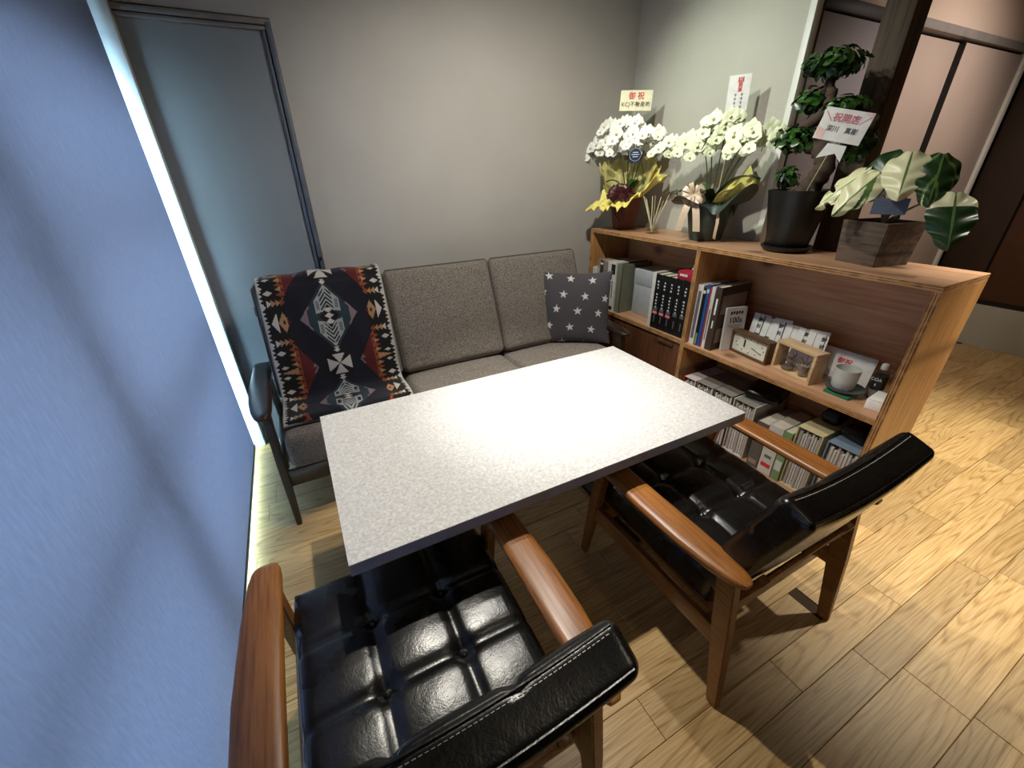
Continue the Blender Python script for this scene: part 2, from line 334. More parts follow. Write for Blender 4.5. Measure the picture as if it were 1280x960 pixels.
def cushion_mesh(name, mat, W, D, H, r=0.04, puff=0.03, n=14, tuft=None, sag=0.0):
    # soft rounded block centred on the origin in x and y, standing on z = 0
    mb = MB()
    def place(a, b, c):
        p = np.array([a * W / 2, b * D / 2, c * H / 2]); hx, hy, hz = W / 2 - r, D / 2 - r, H / 2 - min(r, H / 2 * 0.95)
        q = np.clip(p, [-hx, -hy, -hz], [hx, hy, hz]); d = p - q; L = np.linalg.norm(d)
        if L > 1e-9: p = q + d / L * min(r, H / 2 * 0.95) if L > 0 else p
        e = max(0, 1 - a * a) * max(0, 1 - b * b)
        p[2] += puff * c * e ** 0.6 - (sag * e if c > 0 else 0)
        ec = max(0, 1 - c * c)
        p[0] += 0.35 * puff * a * ec * max(0, 1 - b * b) ** 0.5; p[1] += 0.35 * puff * b * ec * max(0, 1 - a * a) ** 0.5
        if tuft and c > 0.5:
            p[2] += tuft(p[0], p[1])
        return (p[0], p[1], p[2] + H / 2)
    lin1 = np.linspace(-1, 1, n + 1); m = max(4, n // 3); linz = np.linspace(-1, 1, m + 1)
    def face(fn, A, B):
        k = len(A); mb.add([fn(a, b) for b in B for a in A], [(j * k + i, j * k + i + 1, (j + 1) * k + i + 1, (j + 1) * k + i) for j in range(len(B) - 1) for i in range(k - 1)])
    # denser sampling close to the rims
    def dens(x): return np.sign(x) * (1 - (1 - np.abs(x)) ** 1.6)
    A = dens(lin1)
    face(lambda a, b: place(a, b, 1), A, A); face(lambda a, b: place(-a, b, -1), A, A)
    face(lambda a, c: place(a, -1, c), A, linz); face(lambda a, c: place(-a, 1, c), A, linz)
    face(lambda b, c: place(1, b, c), A, linz); face(lambda b, c: place(-1, -b, c), A, linz)
    me = mb.mesh(name, mat, None)
    bm = bmesh.new(); bm.from_mesh(me); bmesh.ops.remove_doubles(bm, verts=bm.verts, dist=0.0004); bmesh.ops.recalc_face_normals(bm, faces=bm.faces); bm.to_mesh(me); bm.free()
    me.polygons.foreach_set('use_smooth', [True] * len(me.polygons)); return me
def struct(o): o['kind'] = 'structure'; return o

# ------------------------------------------------------------------ the room
CEIL = 2.46
XL, YB, XN, YE, XF, YF, YD = -0.50, 2.56, 2.24, 1.59, 5.13, -2.6, 1.63
fl = struct(MB().box(XL - 0.2, XF + 0.1, YF - 0.1, YB + 0.1, -0.06, -0.004).build('floor', 'floor_gap', None, 0))
# oak planks, laid along the back wall, each one a piece of its own
widths = [0.164, 0.107, 0.107, 0.120]
rowsY = []; y = -0.055; i = 0
while y < YB: rowsY.append((y, widths[i % 4])); y += widths[i % 4]; i += 1
y = -0.055; i = 3
while y > -0.95: y -= widths[i % 4]; rowsY.append((y, widths[i % 4])); i -= 1
plank_cache = {}
def plank(x0, x1, y0, wd):
    L = round(x1 - x0, 3); key = (L, wd)
    if key not in plank_cache:
        plank_cache[key] = MB().rbox(0.0006, L - 0.0006, 0.0006, wd - 0.0006, -0.012, 0, 0.0012, 1).mesh('plank', 'oak_floor', 30)
    o = add_mesh('plank', plank_cache[key], fl, (x0, y0, random.uniform(-0.0003, 0)))
rr = random.Random(5)
cuts = {0: 1.443, 1: 1.366, 2: 1.69, 3: 1.378}
for k, (y0, wd) in enumerate(rowsY):
    x = cuts.get(k, rr.uniform(0.7, 1.6)); x = x - 4 * 0.9
    while x < XF:
        L = rr.choice([0.6, 0.75, 0.9, 0.9, 1.05])
        if k < 4 and x < cuts[k] < x + L + 0.3: L = round((cuts[k] - x) / 0.05) * 0.05 or 0.05
        a, b = max(x, XL - 0.15), min(x + L, XF)
        if b - a > 0.06: plank(a, b, y0, wd)
        x += L
struct(MB().box(XL - 0.2, XF + 0.1, YF - 0.1, YB + 0.1, CEIL, CEIL + 0.1).build('ceiling', 'ceiling_paint', None, 0))
# back wall with the door opening at its left end
mb = MB().box(0.142, XN + 0.2, YB, YB + 0.12, 0, CEIL).box(XL - 0.2, 0.142, YB, YB + 0.12, 2.065, CEIL).box(XL - 0.2, 0.142, YB + 0.06, YB + 0.12, 0, 2.065)
struct(mb.build('wall_back', 'wall_paint', None, 0))
d1 = struct(MB().box(XL, 0.10, YB + 0.012, YB + 0.05, 0.0, 2.02).build('door_1', 'door_paint', None, 0))
MB().rbox(0.100, 0.112, YB - 0.004, YB + 0.05, 0, 2.02, 0.002).rbox(0.118, 0.140, YB - 0.010, YB + 0.05, 0, 2.05, 0.003).build('door_frame', 'door_steel', d1)
MB().rbox(XL, 0.116, YB - 0.004, YB + 0.05, 2.022, 2.035, 0.002).rbox(XL, 0.14, YB - 0.008, YB + 0.05, 2.04, 2.06, 0.002).build('door_frame', 'grey_rail', d1)
MB().box(0.112, 0.118, YB + 0.0, YB + 0.05, 0, 2.04).box(XL, 0.112, YB + 0.002, YB + 0.05, 2.035, 2.04).build('door_gap', 'black_metal_and_shade', d1)
MB().rbox(0.124, 0.134, YB - 0.018, YB - 0.008, 1.035, 1.055, 0.002).build('door_catch', 'black_metal_and_shade', d1)
# low skirting along the back wall
struct(MB().rbox(0.142, 1.86, YB - 0.010, YB, 0, 0.06, 0.002).build('baseboard_back', 'white_trim'))
# nook wall behind the shelf, its end plastered
struct(MB().box(XN, XN + 0.035, 1.478, YB, 0, CEIL).build('wall_right', 'plaster', None, 0))
struct(MB().rbox(XN - 0.006, XN + 0.041, 1.448, 1.478, 0, CEIL - 0.001, 0.002).build('trim_1', 'white_trim'))
struct(MB().rbox(XN + 0.041, XN + 0.062, 1.450, 1.478, 0, CEIL - 0.001, 0.002).build('trim_6', 'black_metal_and_shade'))
struct(MB().box(XN + 0.035, XN + 0.24, YD, YD + 0.1, 0, CEIL).build('wall_return', 'black_metal_and_shade', None, 0))
# wall of sliding panels beyond the shelf
struct(MB().box(XN + 0.18, XF + 0.1, YD, YD + 0.1, 2.17, CEIL).build('wall_lintel', 'lintel_paint', None, 0))
struct(MB().box(XN + 0.18, XF + 0.1, YD + 0.05, YD + 0.12, 0, 2.18).build('wall_alcove', 'black_metal_and_shade', None, 0))
def slide(nm, x0, x1, m, y0):
    o = struct(MB().rbox(x0, x1, y0, y0 + 0.03, 0.012, 2.115, 0.003).build(nm, m))
    return o
slide('door_2', 2.50, 3.30, 'panel_grey', YD - 0.005); slide('door_3', 3.30, 4.085, 'panel_paint', YD + 0.012); dd = slide('door_4', 4.10, 5.04, 'panel_paint', YD - 0.012)
MB().rbox(3.40, 4.06, YD + 0.004, YD + 0.013, 1.07, 1.085, 0.002).build('rail', 'panel_paint', bpy.data.objects['door_3'])
MB().rbox(4.088, 4.10, YD - 0.02, YD + 0.03, 0.012, 2.115, 0.002).build('seam_gap', 'black_metal_and_shade', dd)  # black strip paints in the shade of the gap between the panels
struct(MB().rbox(3.35, XF, YD - 0.03, YD + 0.05, 2.13, 2.175, 0.003).build('trim_2', 'grey_rail'))
struct(MB().rbox(XN + 0.222, 3.35, YD - 0.02, YD + 0.05, 2.12, 2.175, 0.003).build('trim_3', 'black_metal_and_shade'))
struct(MB().rbox(5.04, 5.10, YD - 0.03, YD + 0.05, 0, 2.13, 0.003).build('trim_4', 'white_trim'))
# far side: dark panelling over a pale plinth
struct(MB().box(XF, XF + 0.1, YF, YD + 0.1, 0.0, 0.345).build('wall_plinth', 'plinth_paint', None, 0))
wf = struct(MB().box(XF + 0.03, XF + 0.13, YF, YD + 0.1, 0.345, CEIL).build('wall_far', 'black_metal_and_shade', None, 0))  # core painted black: the overhang's shadow above the plinth is in its colour
MB().rbox(XF + 0.002, XF + 0.04, 1.30, YD - 0.035, 0.39, CEIL, 0.003).build('panel', 'dark_panel', wf)
for k in range(4):
    MB().rbox(XF - 0.004, XF + 0.04, 1.29 - 0.9 * (k + 1), 1.29 - 0.9 * k - 0.008, 0.39, CEIL, 0.003).build('panel', 'brown_panel', wf)
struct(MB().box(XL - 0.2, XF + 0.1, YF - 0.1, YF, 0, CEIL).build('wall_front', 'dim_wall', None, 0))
# window wall: jamb by the back wall, head above, pier towards the camera
struct(MB().box(XL - 0.16, XL, YF, -1.1, 0, CEIL).box(XL - 0.16, XL, -1.1, YB + 0.1, 2.30, CEIL).build('wall_left', 'wall_paint', None, 0))
struct(MB().rbox(XL - 0.16, -0.412, 2.525, YB + 0.03, 0, CEIL - 0.002, 0.003).build('trim_5', 'jamb_white'))
# dark reveal sill
win = struct(MB().rbox(XL - 0.14, XL - 0.065, -1.1, 2.525, 0.0, 0.028, 0.003).rbox(XL - 0.14, XL - 0.065, -1.1, 2.525, 1.79, 2.30, 0.003).build('window_1', 'grey_rail'))
for (a, b) in ((2.495, 2.525), (1.18, 1.30), (-0.15, 0.0), (-1.1, -1.04)):
    MB().rbox(XL - 0.135, XL - 0.06, a, b, 0.02, 1.80, 0.004).build('mullion', 'grey_rail', win)
MB().rbox(XL - 0.13, XL - 0.055, -1.1, 2.525, 0.71, 0.79, 0.004).build('transom', 'grey_rail', win)
MB().rbox(XL - 0.125, XL - 0.06, -1.1, 2.525, 1.30, 1.36, 0.004).build('transom', 'grey_rail', win)
for (a, b) in ((1.30, 2.495), (0.0, 1.18), (-1.04, -0.15)):
    for (c, d) in ((0.028, 0.71), (0.79, 1.30), (1.36, 1.79)):
        MB().box(XL - 0.105, XL - 0.099, a, b, c, d).build('pane', 'window_glass', win, 0)
# roller blind hanging in front of the window
bl = thing('roller_blind', 'large pale blue grey roller blind covering the window on the left', 'blind', (-0.460, 0.7, 0))
MB().sheet(lambda u, v: (0.0015 * math.sin(v * 9 + u * 3), -1.75 + u * 3.525, 0.052 + v * 2.353), 60, 30, 0.0012).build('blind_fabric', 'blind_fabric', bl)
MB().rbox(-0.006, 0.006, -1.75, 1.775, 0.034, 0.054, 0.003).build('hem_bar', 'hem_bar', bl)
MB().tube([(0.0, -1.78, 2.415), (0.0, 1.78, 2.415)], 0.026, 14).build('roller_tube', 'jamb_white', bl)
# timber post standing behind the shelf
po = MB().rbox(XN + 0.02, XN + 0.125, 1.082, 1.190, 0, CEIL - 0.002, 0.004).build('timber_post', 'post_wood')
tag(po, 'dark weathered square timber post rising behind the bookshelf', 'post')

# ------------------------------------------------------------------ table
tb = thing('dining_table', 'long table with a white mottled stone-look top in the middle of the room', 'table', (0.633, 1.113, 0))
TW, TD = 1.366 / 2, 0.733 / 2
mb = MB(); mb.rbox(-TW, TW, -TD, TD, 0.624, 0.6602, 0.0012, 1, 1)
mb.box(-TW + 0.0005, TW - 0.0005, -TD + 0.0005, TD - 0.0005, 0.655, 0.6606, 0)
mb.build('tabletop', ['table_laminate', 'table_edge'], tb, 30)
for sx in (-1, 1):
    MB().rbox(sx * 0.44 - 0.035, sx * 0.44 + 0.035, -0.035, 0.035, 0.03, 0.60, 0.004).build('leg', 'black_metal_and_shade', tb)
    MB().rbox(sx * 0.44 - 0.03, sx * 0.44 + 0.03, -0.22, 0.22, 0.0, 0.03, 0.004).build('foot', 'black_metal_and_shade', tb)
    MB().rbox(sx * 0.44 - 0.04, sx * 0.44 + 0.04, -0.28, 0.28, 0.598, 0.624, 0.004).build('support_bar', 'black_metal_and_shade', tb)

# ------------------------------------------------------------------ armchairs
def loft(mb, secs, n=14, mi=0, ex=3.2):
    # sections: (centre, half width along x, half thickness along z)
    vs = []; fs = []
    for (c, hw, ht) in secs:
        for k in range(n):
            t = 2 * PI * k / n; a, b = math.cos(t), math.sin(t)
            vs.append((c[0] + hw * math.copysign(abs(a) ** (2 / ex), a), c[1], c[2] + ht * math.copysign(abs(b) ** (2 / ex), b)))
    for i in range(len(secs) - 1):
        for k in range(n): fs.append((i * n + k, (i + 1) * n + k, (i + 1) * n + (k + 1) % n, i * n + (k + 1) % n))
    fs.append(tuple(range(n))); fs.append(tuple((len(secs) - 1) * n + k for k in range(n))[::-1])
    mb.add(vs, fs, mi); return mb
def arm_mesh(s, x, ymin, ymax, zf, zb, wide, mat, blunt=False):
    prof = [(0.0, 0.42, 0.4), (0.012, 0.62, 0.7), (0.03, 0.74, 0.9), (0.08, 0.86, 1), (0.25, 0.98, 1), (0.5, 1.06, 1), (0.72, 1.04, 1), (0.86, 0.92, 1), (0.94, 0.74, 0.95), (0.98, 0.52, 0.8), (1.0, 0.28, 0.4)]
    if blunt: prof = [(0.0, 0.86, 0.5), (0.012, 0.95, 0.95), (0.03, 0.98, 1.1), (0.08, 1.0, 1.0)] + prof[4:]
    mb = MB(); L = ymax - ymin
    loft(mb, [((x + s * 0.012 * math.sin(PI * t), ymax - t * L, zf + (zb - zf) * t), wide * w, 0.016 * h) for t, w, h in prof], 16)
    return mb.mesh('armrest', mat, 50)
def leg_mesh(x, ytop, ztop, yfoot, w0, w1, tx, mat):
    mb = MB()
    P = []
    for (t, hw, hx) in ((0, w0, tx), (0.45, w0 * 0.98, tx), (1, w1, tx * 0.72)):
        yc = ytop + (yfoot - ytop) * t; z = ztop * (1 - t)
        P.append([(x - hx, yc - hw, z), (x + hx, yc - hw, z), (x + hx, yc + hw, z), (x - hx, yc + hw, z)])
    vs = [v for r in P for v in r]; fs = [(3, 2, 1, 0), (8, 9, 10, 11)]
    for i in range(2):
        for k in range(4): fs.append((i * 4 + k, i * 4 + (k + 1) % 4, i * 4 + 4 + (k + 1) % 4, i * 4 + 4 + k))
    bm = bmesh.new(); bv = [bm.verts.new(v) for v in vs]
    for f in fs: bm.faces.new([bv[k] for k in f])
    bmesh.ops.recalc_face_normals(bm, faces=bm.faces)
    bmesh.ops.bevel(bm, geom=[e for e in bm.edges], offset=0.004, segments=2, affect='EDGES')
    bm.verts.index_update(); mb.add([v.co.copy() for v in bm.verts], [[v.index for v in f.verts] for f in bm.faces]); bm.free()
    return mb.mesh('leg', mat, 40)
SEATB = [(-0.092, 0.10), (0.092, 0.10), (-0.092, -0.075), (0.092, -0.075)]
def tuft_fn(xs, ys, btn, depth=0.010, bd=0.016):
    def fn(x, y):
        d = 0
        for a in xs: d -= depth * math.exp(-((x - a) / 0.010) ** 2)
        for b in ys: d -= depth * math.exp(-((y - b) / 0.010) ** 2)
        for a, b in btn: d -= bd * math.exp(-((x - a) ** 2 + (y - b) ** 2) / 0.022 ** 2)
        e = 0.006 * abs(math.sin((x - xs[0]) / (xs[1] - xs[0]) * PI)) * abs(math.sin((y - ys[0]) / (ys[1] - ys[0]) * PI))
        return d + e
    return fn
def make_chair(label):
    t = thing('armchair', label, 'chair', group='black leather armchairs')
    seatT = Matrix.Translation((0, 0.055, 0.315)) @ Matrix.Rotation(math.radians(3.5), 4, 'X')
    me = cushion_mesh('seat_cushion', 'leather', 0.535, 0.54, 0.115, 0.022, 0.012, 66, tuft_fn((-0.092, 0.092), (0.10, -0.075), SEATB))
    o = add_mesh('seat_cushion', me, t); o.matrix_local = seatT
    for a, b in SEATB:
        add_mesh('button', MB().lathe([(0.009, -0.003), (0.009, 0.001), (0.006, 0.004), (0.0, 0.005)], 12).mesh('button', 'button_leather'), o, (a, b, 0.103))
    # welt line along the upper rim of the seat
    W, D = 0.262, 0.265
    MB().tube([(-W, -D, 0.104), (W, -D, 0.104), (W, D, 0.104), (-W, D, 0.104), (-W, -D, 0.104)], 0.003, 6).build('piping', 'leather', o)
    # back cushion modelled lying down: local y runs up the back, local z points forward after the turn
    bt = tuft_fn((-0.092, 0.092), (0.065, -0.075), [(a, b) for a in (-0.092, 0.092) for b in (0.065, -0.075)], 0.008, 0.012)
    me = cushion_mesh('back_cushion', 'leather', 0.555, 0.40, 0.088, 0.020, 0.008, 60, bt)
    for v in me.vertices:                       # the back hugs the sitter: its sides come forward, the top corners rise a little
        x, y, z = v.co; v.co.z += 0.14 * x * x; v.co.y += (0.014 * (abs(x) / 0.28) ** 4 + 0.25 * x * x - 0.008) * max(0, y / 0.2)
    bT = Matrix.Translation((0, -0.248, 0.375)) @ Matrix.Rotation(math.radians(20.5), 4, 'X') @ Matrix(((-1, 0, 0, 0), (0, 0, 1, 0), (0, 1, 0, 0.20), (0, 0, 0, 1)))
    o = add_mesh('back_cushion', me, t); o.matrix_local = bT
    # seams around the top band with pale stitching
    def rim(x, y, z): return (x, y + (0.014 * (abs(x) / 0.28) ** 4 + 0.25 * x * x - 0.008), z + 0.14 * x * x)
    for zz in (0.077, 0.011):
        MB().tube([rim(x, 0.1975 + 0.0028 * (1 - (x / 0.28) ** 2), zz) for x in np.linspace(-0.262, 0.262, 19)], 0.0026, 6).build('piping', 'leather', o)
    sm = MB()
    for k in range(58):
        x = -0.25 + k * 0.5 / 57
        sm.tube([rim(x - 0.0028, 0.2015, 0.068), rim(x + 0.0028, 0.2015, 0.068)], 0.0009, 4)
    tag(sm.build('stitching', 'thread', o), kind='stuff')
    for s in (-1, 1):
        add_mesh('armrest', arm_mesh(s, s * 0.302, -0.318, 0.345, 0.546, 0.532, 0.045, 'chair_wood'), t)
        add_mesh('leg', leg_mesh(s * 0.287, 0.245, 0.54, 0.325, 0.026, 0.016, 0.015, 'chair_wood'), t)
        add_mesh('leg', leg_mesh(s * 0.287, -0.255, 0.528, -0.325, 0.028, 0.018, 0.015, 'chair_wood'), t)
        r = MB().rbox(s * 0.287 - 0.011, s * 0.287 + 0.011, -0.285, 0.285, 0.228, 0.296, 0.004).build('side_rail', 'chair_wood', t)
        MB().lathe([(0.0, 0.0), (0.006, 0.0), (0.006, 0.003), (0.0, 0.0045)], 10, (0, 0, 0), 0, Matrix.Translation((s * 0.298, -0.07, 0.262)) @ Matrix.Rotation(s * PI / 2, 4, 'Y')).build('screw', 'steel', r)
        MB().rbox(s * 0.20 - 0.014, s * 0.20 + 0.014, -0.012, 0.012, -0.09, 0.12, 0.004, 2, 0, Matrix.Translation((0, -0.262, 0.365)) @ Matrix.Rotation(math.radians(20), 4, 'X')).build('back_post', 'chair_wood', t)
    MB().rbox(-0.276, 0.276, 0.235, 0.257, 0.235, 0.296, 0.004).build('front_rail', 'chair_wood', t)
    MB().rbox(-0.276, 0.276, -0.245, -0.223, 0.235, 0.285, 0.004).build('rear_rail', 'chair_wood', t)
    MB().box(-0.262, 0.262, -0.21, 0.31, 0.300, 0.312, 0, Matrix.Rotation(math.radians(1.5), 4, 'X')).build('seat_board', 'chair_wood', t)
    for zz in (0.0, 0.07):
        MB().rbox(-0.20, 0.20, -0.008, 0.004, zz, zz + 0.03, 0.003, 2, 0, Matrix.Translation((0, -0.262, 0.365)) @ Matrix.Rotation(math.radians(20), 4, 'X')).build('back_slat', 'chair_wood', t)
    return t
c1 = make_chair('black tufted leather armchair nearest the camera, in front of the window blind'); c1.location = (0.055, 0.612, 0)
c2 = copy_tree(c1); c2['label'] = 'black tufted leather armchair beside the bookshelf, pushed under the right end of the table'; c2.location = (1.109, 0.652, 0)

# ------------------------------------------------------------------ sofa
SX, SY = 0.705, 2.08
sf = thing('sofa', 'three-seat tweed sofa with dark wooden frame against the back wall', 'sofa', (SX, SY, 0))
seat_me = cushion_mesh('seat_cushion', 'sofa_fabric', 0.612, 0.60, 0.165, 0.035, 0.012, 22)
back_me = cushion_mesh('back_cushion', 'sofa_fabric', 0.612, 0.56, 0.125, 0.030, 0.018, 22)
SBT = Matrix.Translation((0, 0.085, 0.415)) @ Matrix.Rotation(math.radians(-20), 4, 'X')
for k in (-1, 0, 1):
    o = add_mesh('seat_cushion', seat_me, sf); o.matrix_local = Matrix.Translation((k * 0.618, -0.055, 0.285)) @ Matrix.Rotation(math.radians(-2.0), 4, 'X')
    o = add_mesh('back_cushion', back_me, sf)
    o.matrix_local = Matrix.Translation((k * 0.618, 0.118, 0.435)) @ Matrix.Rotation(math.radians(-22), 4, 'X') @ Matrix(((1, 0, 0, 0), (0, 0, -1, 0.0), (0, 1, 0, 0.275), (0, 0, 0, 1)))
    MB().tube([(-0.304, -0.25, 0.112), (-0.304, 0.262, 0.112), (-0.29, 0.279, 0.112), (0.29, 0.279, 0.112), (0.304, 0.262, 0.112), (0.304, -0.25, 0.112)], 0.003, 6).build('piping', 'piping', o)
for s in (-1, 1):
    add_mesh('armrest', arm_mesh(s, s * 0.975, -0.315, 0.28, 0.572, 0.555, 0.045, 'walnut', True), sf).rotation_euler = (0, 0, 0)
    add_mesh('leg', leg_mesh(s * 0.965, -0.255, 0.56, -0.345, 0.028, 0.018, 0.016, 'walnut'), sf)
    add_mesh('leg', leg_mesh(s * 0.965, 0.22, 0.55, 0.32, 0.028, 0.018, 0.016, 'walnut'), sf)
    MB().rbox(s * 0.965 - 0.012, s * 0.965 + 0.012, -0.29, 0.27, 0.205, 0.285, 0.004).build('side_rail', 'walnut', sf)
MB().rbox(-0.953, 0.953, -0.315, -0.29, 0.19, 0.278, 0.004).build('front_rail', 'walnut', sf)
MB().rbox(-0.953, 0.953, 0.235, 0.26, 0.20, 0.285, 0.004).build('rear_rail', 'walnut', sf)
for k in range(7):
    MB().rbox(-0.9 + k * 0.3 - 0.02, -0.9 + k * 0.3 + 0.02, -0.01, 0.01, -0.12, 0.46, 0.003, 2, 0, Matrix.Translation((0, 0.20, 0.43)) @ Matrix.Rotation(math.radians(-22), 4, 'X')).build('back_slat', 'walnut', sf)
MB().rbox(-0.95, 0.95, -0.014, 0.014, 0.40, 0.45, 0.004, 2, 0, Matrix.Translation((0, 0.222, 0.43)) @ Matrix.Rotation(math.radians(-22), 4, 'X')).build('top_rail', 'walnut', sf)

# ------------------------------------------------------------------ patterned blanket draped over the left seat
def inpoly(x, y, poly):
    r = np.zeros(x.shape, bool); n = len(poly)
    for i in range(n):
        x0, y0 = poly[i]; x1, y1 = poly[(i + 1) % n]
        if y0 == y1: continue
        c = ((y0 > y) != (y1 > y)) & (x < (x1 - x0) * (y - y0) / (y1 - y0) + x0); r ^= c
    return r
C_ = {k: np.array(lin(v)[:3]) for k, v in dict(navy='#0c0c1b', black='#0b090c', white='#bdb6ae', tan='#a57c54', orange='#85401f', red='#561616', pink='#7d6970', green='#1d3733', teal='#22353d', grey='#989c9a', slate='#232c38').items()}
def blanket_colour(s, t):
    # s: -1..1 across, t: 0 .. along in half widths; the design repeats every P
    P = 1.66; tm = (t + 0.10) % P; q = np.abs(tm - P / 2 - 0.02); a = np.abs(s)      # q: distance from the medallion centre
    tt = np.where(q > P / 2, P - q, q)
    col = np.zeros(s.shape + (3,)); col[:] = C_['black']
    def put(m, c): col[m] = C_[c]
    # border bands between the medallions
    edge = P / 2
    put((a > 0.44) & (a < 0.60), 'red'); put((a > 0.34) & (a < 0.44), 'pink'); put((a > 0.20) & (a < 0.34), 'green')
    sc = (tm * 9) % 1.0
    put((a > 0.36 + 0.08 * sc) & (a < 0.44), 'red')
    put((a > 0.60) & (a < 0.60 + 0.10 * (1 - sc)), 'orange')
    # dark octagon field
    oct_ = (a + 0.64 * tt < 0.88) & (a < 0.66); put(oct_, 'navy')
    put((a > 0.66) & (a < 0.94) & (tt < 0.62), 'black')
    # medallion
    dm = a / 0.46 + tt / 0.60; put(dm < 1.0, 'slate'); put((dm < 1.0) & (a > 0.30), 'pink'); put((dm < 0.93) & (a > 0.17) & (a < 0.34), 'teal')
    hexo = (a < 0.205) & (a * 1.3 + tt < 0.53) & (tt > 0.06 + 0.6 * (0.20 - a) * 0.4); put(hexo, 'grey')
    ch = ((tt + a * 1.25) * 13) % 1.0
    put(hexo & (a < 0.10) & (ch < 0.42) & (tt < 0.46), 'black')
    put((a > 0.125) & (a < 0.18) & (tt > 0.13) & (tt < 0.27) & (((tt * 40) % 1.0) > 0.25), 'black')
    put((a * 1.3 + tt < 0.20), 'black')
    hour = (tm * 9.5) % 1.0; put((a < 0.075 * np.abs(hour - 0.5) * 2) & (tt < 0.14), 'white')
    put((tt > 0.54) & (tt < 0.66) & (a < 0.035 * (0.4 + np.abs(((tm * 18) % 1) - 0.5) * 2)), 'white')
    # bow-tie cross between the medallions
    d = P / 2 - tt; put((a < 0.20) & (d < 0.20) , 'black'); put((d < 0.17) & (a < d * 0.62), 'white'); put((a < 0.19) & (d < a * 0.62), 'white')
    # side columns of triangles and diamonds
    def tri(c0, w, q0, h, c, inward=True):
        f = (a - c0) / w; f = f if inward else 1 - f
        put((f > 0) & (f < 1) & (np.abs(tt - q0) < h * (1 - np.clip(f, 0, 1))), c)
    put(np.abs(a - 0.85) / 0.075 + np.abs(tt - 0.50) / 0.045 < 1, 'white')
    put(np.abs(a - 0.85) / 0.06 + np.abs(tt - 0.745) / 0.03 < 1, 'white')
    put(np.abs(a - 0.70) / 0.085 + np.abs(tt) / 0.17 < 1, 'tan'); put((np.abs(a - 0.70) < 0.02) & (tt < 0.03), 'black')
    put((a > 0.79) & (a < 0.89) & (tt < 0.17 * (1 - (a - 0.79) / 0.10)) , 'white'); tri(0.60, 0.05, 0, 0.06, 'red', False)
    for k, c in enumerate(('white', 'tan', 'tan', 'orange')): tri(0.82 - 0.066 * k, 0.075, 0.33, 0.06, c, False)
    for k, (q0, c) in enumerate(((0.46, 'orange'), (0.55, 'tan'), (0.63, 'orange'), (0.71, 'tan'), (0.8, 'orange'))): tri(0.64, 0.10, q0, 0.042, c)
    tri(0.66, 0.26, P / 2, 0.055, 'tan'); 
    te = ((t * 14) % 1.0); put((a > 0.985 - 0.055 * np.abs(te - 0.5) * 2) , 'white')
    tb_ = ((t * 3.2) % 1.0); put((a > 0.91) & (np.abs(tb_ - 0.5) < (a - 0.91) * 2.6), 'white')
    put(a > 0.985, 'grey')
    return col
